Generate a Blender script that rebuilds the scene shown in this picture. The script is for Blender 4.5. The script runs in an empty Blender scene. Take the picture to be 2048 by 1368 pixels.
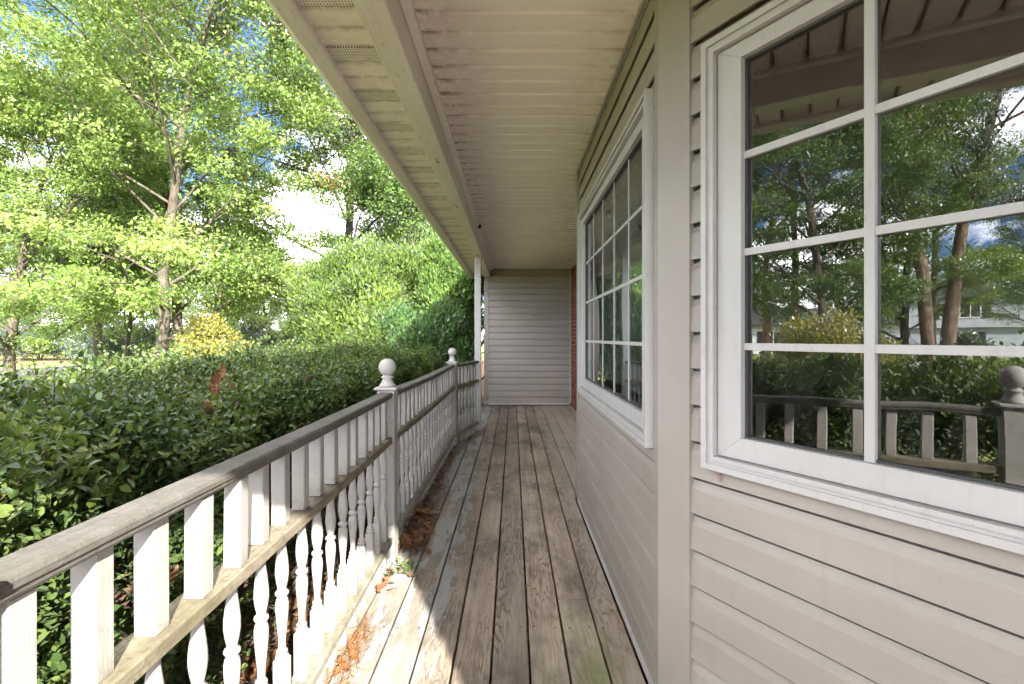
import bpy, math, random
import numpy as np
from mathutils import Vector, Matrix
R = math.radians
random.seed(7)
rng = np.random.default_rng(11)
scene = bpy.context.scene
COL = scene.collection

# ------------------------------------------------------------------ camera
CAM_H = 1.2
cam_d = bpy.data.cameras.new('camera')
cam = bpy.data.objects.new('camera', cam_d)
COL.objects.link(cam)
cam.location = (0, 0, CAM_H)
cam.rotation_euler = (R(90), 0, 0)
cam_d.sensor_width = 36.0
cam_d.lens = 36.0 * 1006 / 2048
cam_d.shift_x = -2 / 2048
cam_d.shift_y = -9 / 2048
cam_d.clip_start = 0.02
cam_d.clip_end = 2000
scene.camera = cam

# ------------------------------------------------------------------ sky, sun, exposure
SUN_EL = 27.5
SUN_H = Vector((0.388, -0.922))            # horizontal direction towards the sun
SUN_STR = 2.0
SKY_STR = 0.13
EXPOSURE = 3.65
world = bpy.data.worlds.new('World')
scene.world = world
world.use_nodes = True
wn, wl = world.node_tree.nodes, world.node_tree.links
wn.clear()
w_out = wn.new('ShaderNodeOutputWorld')
w_bg = wn.new('ShaderNodeBackground')
w_sky = wn.new('ShaderNodeTexSky')
w_sky.sky_type = 'NISHITA'
w_sky.sun_disc = False
w_sky.sun_elevation = R(SUN_EL)
w_sky.sun_rotation = math.atan2(SUN_H.x, SUN_H.y)
w_sky.altitude = 3500
w_sky.air_density = 1.0
w_sky.dust_density = 0.2
w_sky.ozone_density = 3.0
w_tc = wn.new('ShaderNodeTexCoord')
w_map = wn.new('ShaderNodeMapping')
w_map.inputs['Location'].default_value = (11.5, 0.3, 4.3)
w_map.inputs['Scale'].default_value = (1.0, 1.0, 2.2)
w_noise = wn.new('ShaderNodeTexNoise')
w_noise.inputs['Scale'].default_value = 2.6
w_noise.inputs['Detail'].default_value = 7
w_noise.inputs['Roughness'].default_value = 0.58
w_ramp = wn.new('ShaderNodeValToRGB')
w_ramp.color_ramp.elements[0].position = 0.465
w_ramp.color_ramp.elements[1].position = 0.67
w_ramp.color_ramp.elements[1].color = (0.85, 0.85, 0.85, 1)
w_mix = wn.new('ShaderNodeMixRGB')
w_mix.inputs['Color2'].default_value = (17.5, 16.8, 16.2, 1)
wl.new(w_tc.outputs['Generated'], w_map.inputs['Vector'])
wl.new(w_map.outputs['Vector'], w_noise.inputs['Vector'])
wl.new(w_noise.outputs['Fac'], w_ramp.inputs['Fac'])
wl.new(w_ramp.outputs['Color'], w_mix.inputs['Fac'])
w_tint = wn.new('ShaderNodeMixRGB')
w_tint.blend_type = 'MULTIPLY'
w_tint.inputs['Fac'].default_value = 1
w_tint.inputs['Color2'].default_value = (0.19, 0.21, 0.25, 1)
wl.new(w_sky.outputs['Color'], w_tint.inputs['Color1'])
wl.new(w_tint.outputs[0], w_mix.inputs['Color1'])
wl.new(w_mix.outputs['Color'], w_bg.inputs['Color'])
w_bg.inputs['Strength'].default_value = SKY_STR
wl.new(w_bg.outputs['Background'], w_out.inputs['Surface'])

sun_d = bpy.data.lights.new('sun', 'SUN')
sun_d.energy = SUN_STR
sun_d.angle = R(0.6)
sun_d.color = (1.0, 0.94, 0.83)
sun = bpy.data.objects.new('sun', sun_d)
COL.objects.link(sun)
ce = math.cos(R(SUN_EL))
sdir = Vector((SUN_H.x * ce, SUN_H.y * ce, math.sin(R(SUN_EL)))).normalized()
sun.rotation_euler = sdir.to_track_quat('Z', 'Y').to_euler()
sun.location = sdir * 40

vs = scene.view_settings
vs.view_transform = 'Standard'
vs.look = 'None'
vs.exposure = EXPOSURE
vs.gamma = 1.0
vs.use_curve_mapping = False
cy = scene.cycles
cy.max_bounces = 6
cy.diffuse_bounces = 4
cy.use_adaptive_sampling = True
cy.adaptive_threshold = 0.02
cy.glossy_bounces = 3
cy.transmission_bounces = 4
cy.transparent_max_bounces = 8
cy.use_denoising = True
cy.sample_clamp_indirect = 6

# ------------------------------------------------------------------ materials
def sock(node, name):
    for s in node.inputs:
        if s.name == name:
            return s
    raise KeyError(name)

class NB:
    def __init__(self, name):
        self.m = bpy.data.materials.new(name)
        self.m.use_nodes = True
        self.t = self.m.node_tree
        self.t.nodes.clear()
        self.out = self.t.nodes.new('ShaderNodeOutputMaterial')
    def n(self, kind, ins=None, **props):
        nd = self.t.nodes.new(kind)
        for k, v in props.items():
            setattr(nd, k, v)
        for k, v in (ins or {}).items():
            s = nd.inputs[k] if isinstance(k, int) else sock(nd, k)
            if isinstance(v, bpy.types.NodeSocket):
                self.t.links.new(v, s)
            else:
                s.default_value = v
        return nd
    def pos(self):
        return self.n('ShaderNodeNewGeometry').outputs['Position']
    def mapv(self, vec, scale=(1, 1, 1), loc=(0, 0, 0), rot=(0, 0, 0)):
        return self.n('ShaderNodeMapping', {'Vector': vec, 'Scale': scale, 'Location': loc, 'Rotation': rot}).outputs[0]
    def noise(self, vec, scale=5, detail=4, rough=0.55, dist=0.0):
        return self.n('ShaderNodeTexNoise', {'Vector': vec, 'Scale': scale, 'Detail': detail, 'Roughness': rough, 'Distortion': dist}).outputs['Fac']
    def ramp(self, fac, stops):
        r = self.n('ShaderNodeValToRGB', {'Fac': fac})
        el = r.color_ramp.elements
        while len(el) < len(stops):
            el.new(0.5)
        for e, (p, c) in zip(el, stops):
            e.position = p
            if not isinstance(c, (tuple, list)):
                c = (c, c, c)
            e.color = (*c[:3], 1)
        return r.outputs['Color']
    def mix(self, fac, a, b, mode='MIX'):
        return self.n('ShaderNodeMixRGB', {'Fac': fac, 'Color1': a if not isinstance(a, tuple) else (*a[:3], 1),
                      'Color2': b if not isinstance(b, tuple) else (*b[:3], 1)}, blend_type=mode).outputs[0]
    def math(self, op, a, b=0.0, clamp=False):
        return self.n('ShaderNodeMath', {0: a, 1: b}, operation=op, use_clamp=clamp).outputs[0]
    def remap(self, v, a, b, c=0.0, d=1.0):
        return self.n('ShaderNodeMapRange', {'Value': v, 'From Min': a, 'From Max': b, 'To Min': c, 'To Max': d}).outputs[0]
    def sep(self, vec):
        return self.n('ShaderNodeSeparateXYZ', {0: vec}).outputs
    def bump(self, h, strength=0.3, dist=0.01):
        return self.n('ShaderNodeBump', {'Height': h, 'Strength': strength, 'Distance': dist}).outputs[0]
    def pbr(self, col, rough=0.6, spec=0.3, normal=None, **kw):
        ins = {'Base Color': col if not isinstance(col, tuple) else (*col[:3], 1), 'Roughness': rough, 'Specular IOR Level': spec}
        if normal is not None:
            ins['Normal'] = normal
        ins.update(kw)
        p = self.n('ShaderNodeBsdfPrincipled', ins)
        self.t.links.new(p.outputs[0], self.out.inputs['Surface'])
        return p
    def rnd(self):
        return self.n('ShaderNodeObjectInfo').outputs['Random']

M = {}
def plain(name, col, rough=0.6, spec=0.3, var=0.12, scale=6.0, bump=0.0):
    b = NB(name)
    p = b.pos()
    f = b.noise(p, scale, 5, 0.6)
    c = b.mix(b.remap(f, 0.3, 0.7), tuple(x * (1 - var) for x in col), tuple(min(1, x * (1 + var)) for x in col))
    nm = b.bump(b.noise(p, scale * 12, 4), bump, 0.004) if bump else None
    b.pbr(c, rough, spec, nm)
    M[name] = b.m
    return b.m

# vinyl siding, faintly dusty with soft streaks
b = NB('siding')
p = b.pos()
f1 = b.noise(b.mapv(p, (1.2, 1.2, 2.5)), 1.6, 5)
f2 = b.noise(b.mapv(p, (3, 3, 40)), 3.0, 4)
c = b.mix(b.remap(f1, 0.3, 0.72), (0.265, 0.24, 0.213), (0.308, 0.281, 0.252))
c = b.mix(b.math('MULTIPLY', b.remap(f2, 0.52, 0.8), 0.25), c, (0.25, 0.215, 0.175))
spk = b.noise(p, 55, 3, 0.6)
c = b.mix(b.math('MULTIPLY', b.remap(spk, 0.70, 0.76), 0.35), c, (0.2, 0.17, 0.14))
zz = b.sep(p)[2]
splash = b.math('MULTIPLY', b.remap(zz, 0.0, 0.55, 1.0, 0.0), b.remap(b.noise(b.mapv(p, (2, 2, 3)), 3.0, 6, 0.7), 0.42, 0.7))
c = b.mix(b.math('MULTIPLY', splash, 0.5), c, (0.20, 0.165, 0.125))
drip = b.noise(b.mapv(p, (16, 16, 0.9)), 1.6, 4, 0.6)
c = b.mix(b.math('MULTIPLY', b.remap(drip, 0.56, 0.74), 0.22), c, (0.22, 0.19, 0.15))
emb = b.noise(b.mapv(p, (22, 22, 260)), 2.0, 4, 0.65)
wavy = b.noise(b.mapv(p, (2.2, 2.2, 5)), 1.0, 2)
b.pbr(c, 0.46, 0.35, b.bump(b.math('ADD', b.math('MULTIPLY', emb, 0.12), b.math('MULTIPLY', wavy, 1.0)), 0.35, 0.008))
M['siding'] = b.m

# porch ceiling vinyl, mildew in the joints and towards the beam and the wall
def ceiling_mat(name, perforated):
    b = NB(name)
    p = b.pos()
    x, y, z = b.sep(p)[:3]
    base = b.mix(b.remap(b.noise(b.mapv(p, (1, 3, 1)), 1.5, 4), 0.3, 0.7), (0.86, 0.76, 0.70), (0.91, 0.82, 0.775))
    streak = b.noise(b.mapv(p, (1.4, 26, 1)), 2.2, 5, 0.65)
    base = b.mix(b.math('MULTIPLY', b.remap(streak, 0.46, 0.74), 0.14), base, (0.36, 0.27, 0.18))
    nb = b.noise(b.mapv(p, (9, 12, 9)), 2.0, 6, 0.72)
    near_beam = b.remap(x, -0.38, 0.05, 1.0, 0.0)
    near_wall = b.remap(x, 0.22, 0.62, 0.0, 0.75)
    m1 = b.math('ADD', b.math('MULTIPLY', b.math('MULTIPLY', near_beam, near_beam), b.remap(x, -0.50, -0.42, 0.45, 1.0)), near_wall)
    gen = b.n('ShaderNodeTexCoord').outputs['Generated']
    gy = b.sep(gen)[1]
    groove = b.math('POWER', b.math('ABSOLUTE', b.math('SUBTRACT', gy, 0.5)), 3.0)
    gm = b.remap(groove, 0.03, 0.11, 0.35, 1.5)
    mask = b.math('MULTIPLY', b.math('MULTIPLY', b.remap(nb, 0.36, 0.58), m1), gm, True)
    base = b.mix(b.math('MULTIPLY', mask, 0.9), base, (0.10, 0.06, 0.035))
    fl = b.noise(p, 120, 3, 0.6)
    base = b.mix(b.math('MULTIPLY', b.remap(fl, 0.68, 0.73), 0.5), base, (0.16, 0.12, 0.08))
    if perforated:
        v = b.n('ShaderNodeTexVoronoi', {'Vector': p, 'Scale': 95.0, 'Randomness': 0.0}, voronoi_dimensions='2D').outputs['Distance']
        base = b.mix(b.remap(v, 0.26, 0.34, 0.85, 0.0), base, (0.05, 0.04, 0.03))
    b.pbr(base, 0.5, 0.3)
    M[name] = b.m
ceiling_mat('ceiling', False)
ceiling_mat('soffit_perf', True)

# aluminium trim (gutter, beam wrap) with mildew specks
b = NB('trim_metal')
p = b.pos()
c = b.mix(b.remap(b.noise(b.mapv(p, (3, 1, 3)), 2.0, 5), 0.3, 0.7), (0.70, 0.635, 0.575), (0.82, 0.755, 0.70))
m = b.noise(b.mapv(p, (30, 9, 30)), 2.0, 6, 0.75)
c = b.mix(b.math('MULTIPLY', b.remap(m, 0.55, 0.72), 0.55), c, (0.2, 0.17, 0.11))
b.pbr(c, 0.42, 0.4, b.bump(b.noise(p, 60, 3), 0.05, 0.003))
M['trim_metal'] = b.m
plain('corner_vinyl', (0.28, 0.254, 0.228), 0.45, 0.35, 0.05, 2.5)
b = NB('white_vinyl')
p = b.pos()
c = b.mix(b.remap(b.noise(p, 3, 4), 0.3, 0.7), (0.39, 0.38, 0.375), (0.43, 0.42, 0.415))
c = b.mix(b.math('MULTIPLY', b.remap(b.noise(b.mapv(p, (14, 14, 3)), 2.2, 6, 0.7), 0.52, 0.75), 0.28), c, (0.24, 0.21, 0.17))
c = b.mix(b.math('MULTIPLY', b.remap(b.noise(p, 130, 3, 0.6), 0.69, 0.74), 0.5), c, (0.12, 0.10, 0.08))
b.pbr(c, 0.38, 0.4, b.bump(b.noise(p, 4, 2), 0.15, 0.006))
M['white_vinyl'] = b.m
plain('gasket', (0.05, 0.05, 0.05), 0.6)
plain('dark_seam', (0.2, 0.18, 0.16), 0.8)  # even dark tone for sash seams and the backings behind panel gaps

# white paint on wood, chalky with grime
b = NB('white_paint')
p = b.pos()
r = b.rnd()
c = b.mix(b.remap(b.noise(p, 9, 5), 0.35, 0.65), (0.325, 0.313, 0.295), (0.385, 0.373, 0.355))
grain = b.noise(b.mapv(p, (90, 90, 5)), 2.0, 5, 0.7)
c = b.mix(b.math('MULTIPLY', b.remap(grain, 0.55, 0.78), 0.45), c, (0.42, 0.39, 0.34))
spots = b.noise(p, 140, 4, 0.7)
c = b.mix(b.math('MULTIPLY', b.remap(spots, 0.63, 0.70), 0.55), c, (0.28, 0.26, 0.2))
flake = b.noise(b.mapv(p, (22, 22, 9)), 2.2, 6, 0.75)
c = b.mix(b.math('MULTIPLY', b.remap(flake, 0.60, 0.66), 0.8), c, (0.20, 0.175, 0.135))
zz = b.sep(p)[2]
joint = b.math('MAXIMUM', b.remap(b.math('ABSOLUTE', b.math('SUBTRACT', zz, 0.668)), 0.0, 0.05, 1.0, 0.0), b.remap(b.math('ABSOLUTE', b.math('SUBTRACT', zz, 0.14)), 0.0, 0.09, 1.0, 0.0))
c = b.mix(b.math('MULTIPLY', b.math('MULTIPLY', joint, b.remap(b.noise(p, 45, 5, 0.7), 0.4, 0.62)), 0.65), c, (0.15, 0.145, 0.09))
c = b.mix(b.math('MULTIPLY', r, 0.16), c, (0.5, 0.47, 0.42))
b.pbr(c, 0.6, 0.25, b.bump(b.math('ADD', grain, b.math('MULTIPLY', flake, 0.7)), 0.25, 0.004))
M['white_paint'] = b.m

# rails: weathered paint gone grey with lichen; mid rails mossy
def rail_mat(name, moss, base_a, base_b, axis=1):
    b = NB(name)
    p = b.pos()
    c = b.mix(b.remap(b.noise(p, 14, 6, 0.65), 0.35, 0.65), base_a, base_b)
    grain = b.noise(b.mapv(p, (70, 3.0, 70)), 2.0, 6, 0.7)
    c = b.mix(b.math('MULTIPLY', b.remap(grain, 0.48, 0.68), 0.55), c, (0.09, 0.075, 0.055))
    sp = b.noise(p, 75, 5, 0.75)
    c = b.mix(b.math('MULTIPLY', b.remap(sp, 0.52, 0.66), 0.7), c, (0.085, 0.078, 0.06))
    li = b.noise(b.mapv(p, (1.2, 0.7, 1.2)), 7, 5, 0.6)
    c = b.mix(b.math('MULTIPLY', b.remap(li, 0.45, 0.65), moss), c, (0.125, 0.122, 0.055))
    b.pbr(c, 0.85, 0.15, b.bump(b.math('ADD', grain, sp), 0.5, 0.005))
    M[name] = b.m
rail_mat('top_rail', 0.2, (0.105, 0.10, 0.092), (0.16, 0.155, 0.145))
rail_mat('mid_rail', 0.45, (0.17, 0.145, 0.105), (0.27, 0.24, 0.185))
rail_mat('low_rail', 0.4, (0.24, 0.225, 0.18), (0.34, 0.32, 0.275))

# deck boards
b = NB('deck_wood')
p = b.pos()
r = b.rnd()
off = b.n('ShaderNodeCombineXYZ', {0: b.math('MULTIPLY', r, 53.0), 1: b.math('MULTIPLY', r, 31.0), 2: 0.0}).outputs[0]
q = b.n('ShaderNodeVectorMath', {0: p, 1: off}, operation='ADD').outputs[0]
x, y, z = b.sep(p)[:3]
warp = b.noise(b.mapv(q, (7, 1.1, 1)), 1.0, 3, 0.5)
dist = b.noise(b.mapv(q, (11, 1.3, 1)), 1.0, 3, 0.5)
ringv = b.math('SINE', b.math('MULTIPLY', dist, 95.0))
ring = b.remap(ringv, -1.0, 1.0)
fine = b.noise(b.mapv(q, (210, 6, 1)), 1.0, 5, 0.65)
mid = b.noise(b.mapv(q, (48, 1.6, 1)), 1.0, 4, 0.6)
broad = b.noise(b.mapv(q, (9, 1.2, 1)), 1.0, 5, 0.6)
c = b.mix(b.remap(broad, 0.3, 0.7), (0.31, 0.26, 0.21), (0.46, 0.40, 0.335))
c = b.mix(b.math('MULTIPLY', b.remap(ring, 0.0, 0.38, 1.0, 0.0), b.remap(warp, 0.42, 0.60, 0.08, 0.75)), c, (0.12, 0.085, 0.06))
c = b.mix(b.math('MULTIPLY', b.remap(mid, 0.48, 0.68), 0.45), c, (0.17, 0.13, 0.10))
c = b.mix(b.math('MULTIPLY', b.remap(fine, 0.48, 0.7), 0.45), c, (0.16, 0.125, 0.095))
tint = b.mix(r, (0.76, 0.75, 0.74), (1.16, 1.11, 1.05))
c = b.mix(1.0, c, tint, 'MULTIPLY')
st = b.noise(b.mapv(p, (3.2, 1.6, 1), (4.1, 2.3, 0)), 1.1, 6, 0.68)
c = b.mix(b.math('MULTIPLY', b.remap(st, 0.47, 0.66), 0.8), c, (0.10, 0.085, 0.072))
# green algae on the boards near the wall
d1 = b.n('ShaderNodeVectorMath', {0: b.mapv(p, (1.0, 0.38, 0)), 1: (0.28, 0.38 * 1.75, 0)}, operation='DISTANCE').outputs['Value']
al = b.math('MULTIPLY', b.remap(d1, 0.05, 0.22, 1.0, 0.0), b.remap(b.noise(p, 8, 4), 0.35, 0.6))
c = b.mix(b.math('MULTIPLY', al, 0.55), c, (0.20, 0.235, 0.09))
# old white-grey paint flaking off the boards beside the railing
pn = b.noise(b.mapv(q, (9.0, 1.9, 1), (0.3, 1.1, 0)), 1.45, 7, 0.64, 0.15)
band = b.math('MULTIPLY', b.remap(x, -0.70, -0.60, 0.35, 1.0), b.remap(x, -0.36, -0.24, 1.0, 0.0))
thr = b.math('SUBTRACT', pn, b.math('SUBTRACT', 0.62, b.math('MULTIPLY', band, 0.125)))
pm = b.math('MULTIPLY', b.remap(thr, 0.0, 0.012), b.remap(band, 0.05, 0.3))
pm = b.math('MULTIPLY', pm, b.remap(fine, 0.35, 0.42, 0.55, 1.0))
c = b.mix(b.math('MULTIPLY', b.remap(b.noise(b.mapv(p, (5, 1.5, 1)), 2.0, 5), 0.3, 0.6), b.math('MULTIPLY', band, 0.75)), c, (0.215, 0.20, 0.182))
grey = b.remap(x, 0.36, 0.50, 0.0, 0.55)
c = b.mix(grey, c, (0.40, 0.355, 0.31))
c = b.mix(pm, c, (0.34, 0.335, 0.325))
h = b.math('ADD', b.math('MULTIPLY', fine, 0.6), b.math('ADD', b.math('MULTIPLY', ring, 0.5), b.math('MULTIPLY', pm, 0.8)))
b.pbr(c, 0.78, 0.2, b.bump(h, 0.55, 0.004))
M['deck_wood'] = b.m

# brick, mortar
b = NB('brick')
r = b.rnd()
p = b.pos()
c = b.ramp(r, [(0.0, (0.16, 0.05, 0.032)), (0.45, (0.24, 0.085, 0.05)), (0.8, (0.30, 0.12, 0.07)), (1.0, (0.13, 0.06, 0.05))])
c = b.mix(b.math('MULTIPLY', b.remap(b.noise(p, 60, 5), 0.45, 0.7), 0.5), c, (0.12, 0.05, 0.035))
b.pbr(c, 0.85, 0.15, b.bump(b.noise(p, 120, 4), 0.4, 0.004))
M['brick'] = b.m
plain('mortar', (0.42, 0.38, 0.33), 0.9, 0.1, 0.15, 30)
plain('plaster', (0.22, 0.21, 0.19), 0.9)
plain('blind', (0.42, 0.43, 0.40), 0.7)
plain('rim_wood', (0.2, 0.17, 0.13), 0.85, 0.15, 0.3, 8)
plain('shingle', (0.07, 0.068, 0.07), 0.9, 0.15, 0.35, 25, 0.4)
plain('asphalt', (0.055, 0.055, 0.055), 0.9, 0.2, 0.2, 15, 0.2)
plain('concrete', (0.36, 0.34, 0.31), 0.85, 0.2, 0.15, 5)
plain('grey_siding', (0.40, 0.43, 0.47), 0.6, 0.3, 0.05, 2)
plain('white_siding', (0.72, 0.74, 0.76), 0.6, 0.3, 0.05, 2)
plain('shutter', (0.03, 0.035, 0.04), 0.6)
plain('dark_metal', (0.035, 0.03, 0.027), 0.6, 0.4)
plain('car_paint', (0.75, 0.76, 0.77), 0.25, 0.5, 0.02)
plain('tyre', (0.02, 0.02, 0.02), 0.85)
plain('wire', (0.015, 0.015, 0.017), 0.6)
plain('tail_light', (0.35, 0.02, 0.02), 0.3)
plain('mulch', (0.14, 0.085, 0.05), 0.95, 0.1, 0.5, 40, 0.5)

# window glass: coated double glazing, mirror-like over a dark room
def glass_mat(name, base):
    b = NB(name)
    p = b.pos()
    fr = b.n('ShaderNodeFresnel', {'IOR': 1.5}).outputs[0]
    fac = b.math('ADD', b.math('MULTIPLY', fr, 0.95), base, True)
    gl = b.n('ShaderNodeBsdfGlossy', {'Color': (0.93, 0.96, 0.97, 1), 'Roughness': 0.0,
             'Normal': b.bump(b.noise(p, 2.6, 1), 0.06, 0.02)})
    tr = b.n('ShaderNodeBsdfTransparent', {'Color': (0.70, 0.76, 0.74, 1)})
    mx0 = b.n('ShaderNodeMixShader', {0: fac, 1: tr.outputs[0], 2: gl.outputs[0]})
    du = b.n('ShaderNodeBsdfDiffuse', {'Color': (0.5, 0.48, 0.44, 1)})
    dm_ = b.math('ADD', b.math('MULTIPLY', b.remap(b.noise(b.mapv(p, (9, 9, 3)), 1.5, 6, 0.7), 0.45, 0.8), 0.035), b.math('MULTIPLY', b.remap(b.noise(p, 220, 2), 0.74, 0.77), 0.25))
    mx = b.n('ShaderNodeMixShader', {0: dm_, 1: mx0.outputs[0], 2: du.outputs[0]})
    b.t.links.new(mx.outputs[0], b.out.inputs['Surface'])
    M[name] = b.m
glass_mat('glass', 0.15)

b = NB('dark_glass')
b.pbr((0.03, 0.035, 0.04), 0.05, 0.6)
M['dark_glass'] = b.m

# foliage: diffuse + translucent, colour by the leaf's own number
def leaf_mat(name, stops, trans=0.35, gloss=0.12, rough=0.45, cl_scale=0.6):
    b = NB(name)
    v = b.n('ShaderNodeAttribute', attribute_name='var').outputs['Fac']
    cl = b.noise(b.pos(), cl_scale, 3)
    vv = b.math('ADD', b.math('MULTIPLY', v, 0.75), b.math('MULTIPLY', b.remap(cl, 0.3, 0.7), 0.25))
    # rare turned leaves keep the top of the ramp
    vv = b.math('MAXIMUM', vv, b.math('MULTIPLY', b.math('GREATER_THAN', v, 0.985), 1.0))
    c = b.ramp(vv, stops)
    d = b.n('ShaderNodeBsdfDiffuse', {'Color': c})
    ct = b.mix(1.0, c, (1.35, 1.25, 0.55), 'MULTIPLY')
    t = b.n('ShaderNodeBsdfTranslucent', {'Color': ct})
    m1 = b.n('ShaderNodeMixShader', {0: trans, 1: d.outputs[0], 2: t.outputs[0]})
    g = b.n('ShaderNodeBsdfGlossy', {'Color': (0.9, 0.95, 1.0, 1), 'Roughness': rough})
    fr = b.n('ShaderNodeFresnel', {'IOR': 1.4}).outputs[0]
    m2 = b.n('ShaderNodeMixShader', {0: b.math('MULTIPLY', fr, gloss * 8), 1: m1.outputs[0], 2: g.outputs[0]})
    b.t.links.new(m2.outputs[0], b.out.inputs['Surface'])
    M[name] = b.m
leaf_mat('oak_leaf', [(0.0, (0.075, 0.145, 0.03)), (0.4, (0.165, 0.255, 0.06)), (0.75, (0.26, 0.34, 0.10)), (0.93, (0.34, 0.40, 0.14)), (0.985, (0.30, 0.13, 0.035))], 0.45, 0.05)
leaf_mat('oak_leaf_deep', [(0.0, (0.045, 0.09, 0.02)), (0.5, (0.09, 0.16, 0.035)), (0.93, (0.18, 0.23, 0.06)), (0.985, (0.30, 0.12, 0.03))], 0.42, 0.05)
leaf_mat('hedge_leaf', [(0.0, (0.022, 0.042, 0.014)), (0.4, (0.056, 0.096, 0.03)), (0.75, (0.11, 0.16, 0.045)), (0.95, (0.18, 0.235, 0.06)), (1.0, (0.17, 0.13, 0.04))], 0.34, 0.008, 0.6, 2.5)
leaf_mat('cedar_leaf', [(0.0, (0.04, 0.075, 0.014)), (0.5, (0.105, 0.165, 0.028)), (1.0, (0.195, 0.255, 0.048))], 0.30, 0.06, 0.5)
leaf_mat('dark_cedar_leaf', [(0.0, (0.035, 0.08, 0.02)), (0.5, (0.065, 0.135, 0.03)), (1.0, (0.12, 0.20, 0.045))], 0.30, 0.06, 0.5)
leaf_mat('mid_cedar_leaf', [(0.0, (0.04, 0.085, 0.02)), (0.5, (0.095, 0.165, 0.035)), (1.0, (0.19, 0.26, 0.055))], 0.34, 0.03, 0.5)
leaf_mat('yellow_leaf', [(0.0, (0.14, 0.15, 0.025)), (0.5, (0.25, 0.24, 0.04)), (0.85, (0.34, 0.30, 0.055)), (1.0, (0.34, 0.18, 0.04))], 0.35)
leaf_mat('shrub_leaf', [(0.0, (0.05, 0.085, 0.03)), (0.5, (0.09, 0.135, 0.05)), (1.0, (0.16, 0.19, 0.08))], 0.35)
leaf_mat('pine_leaf', [(0.0, (0.02, 0.045, 0.02)), (0.5, (0.035, 0.07, 0.028)), (1.0, (0.07, 0.10, 0.04))], 0.2)
leaf_mat('dead_leaf', [(0.0, (0.09, 0.04, 0.022)), (0.45, (0.19, 0.085, 0.04)), (0.8, (0.30, 0.15, 0.07)), (1.0, (0.40, 0.24, 0.12))], 0.2, 0.05)
leaf_mat('straw', [(0.0, (0.16, 0.075, 0.03)), (0.6, (0.30, 0.15, 0.06)), (1.0, (0.40, 0.24, 0.10))], 0.1, 0.03)

def bark_mat(name, a, c2, sc=1.0):
    b = NB(name)
    co = b.n('ShaderNodeTexCoord').outputs['Object']
    f = b.noise(b.mapv(co, (14 * sc, 14 * sc, 3.0 * sc)), 1.6, 6, 0.7)
    c = b.mix(b.remap(f, 0.35, 0.65), a, c2)
    li = b.noise(co, 3.0, 4)
    c = b.mix(b.math('MULTIPLY', b.remap(li, 0.5, 0.7), 0.35), c, (0.22, 0.22, 0.17))
    b.pbr(c, 0.9, 0.1, b.bump(f, 0.9, 0.03))
    M[name] = b.m
bark_mat('bark', (0.05, 0.042, 0.034), (0.14, 0.118, 0.095))
bark_mat('pine_bark', (0.06, 0.045, 0.035), (0.27, 0.19, 0.14), 0.6)
bark_mat('red_pine_bark', (0.12, 0.07, 0.04), (0.36, 0.22, 0.12), 0.8)
bark_mat('stem', (0.09, 0.065, 0.045), (0.24, 0.18, 0.135), 4)

# lawn with leaf litter in a strip by the porch
b = NB('lawn')
p = b.pos()
x, y, z = b.sep(p)[:3]
g = b.mix(b.remap(b.noise(p, 0.5, 5), 0.3, 0.7), (0.11, 0.17, 0.035), (0.22, 0.25, 0.07))
g = b.mix(b.remap(b.noise(p, 22, 5, 0.7), 0.35, 0.7), g, (0.26, 0.26, 0.10))
lit = b.noise(p, 9, 6, 0.7)
edge = b.math('ADD', b.remap(x, -2.6, -1.7), b.math('MULTIPLY', b.noise(p, 3, 3), 0.4))
soil = b.mix(b.remap(lit, 0.4, 0.6), (0.055, 0.036, 0.022), (0.16, 0.085, 0.042))
c = b.mix(b.remap(edge, 0.45, 0.75), g, soil)
b.pbr(c, 0.95, 0.1, b.bump(b.noise(p, 60, 4), 0.8, 0.03))
M['lawn'] = b.m

# ------------------------------------------------------------------ object helpers
def link(o):
    COL.objects.link(o)
    return o

def tag(o, label=None, cat=None, group=None, kind=None):
    if label: o['label'] = label
    if cat: o['category'] = cat
    if group: o['group'] = group
    if kind: o['kind'] = kind
    return o

def empty(name, loc=(0, 0, 0), rz=0.0):
    o = bpy.data.objects.new(name, None)
    o.location = loc
    o.rotation_euler = (0, 0, rz)
    o.empty_display_size = 0.2
    return link(o)

def parent(o, p):
    if p is not None:
        o.parent = p
        o.matrix_parent_inverse = Matrix.Identity(4)
    return o

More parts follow.
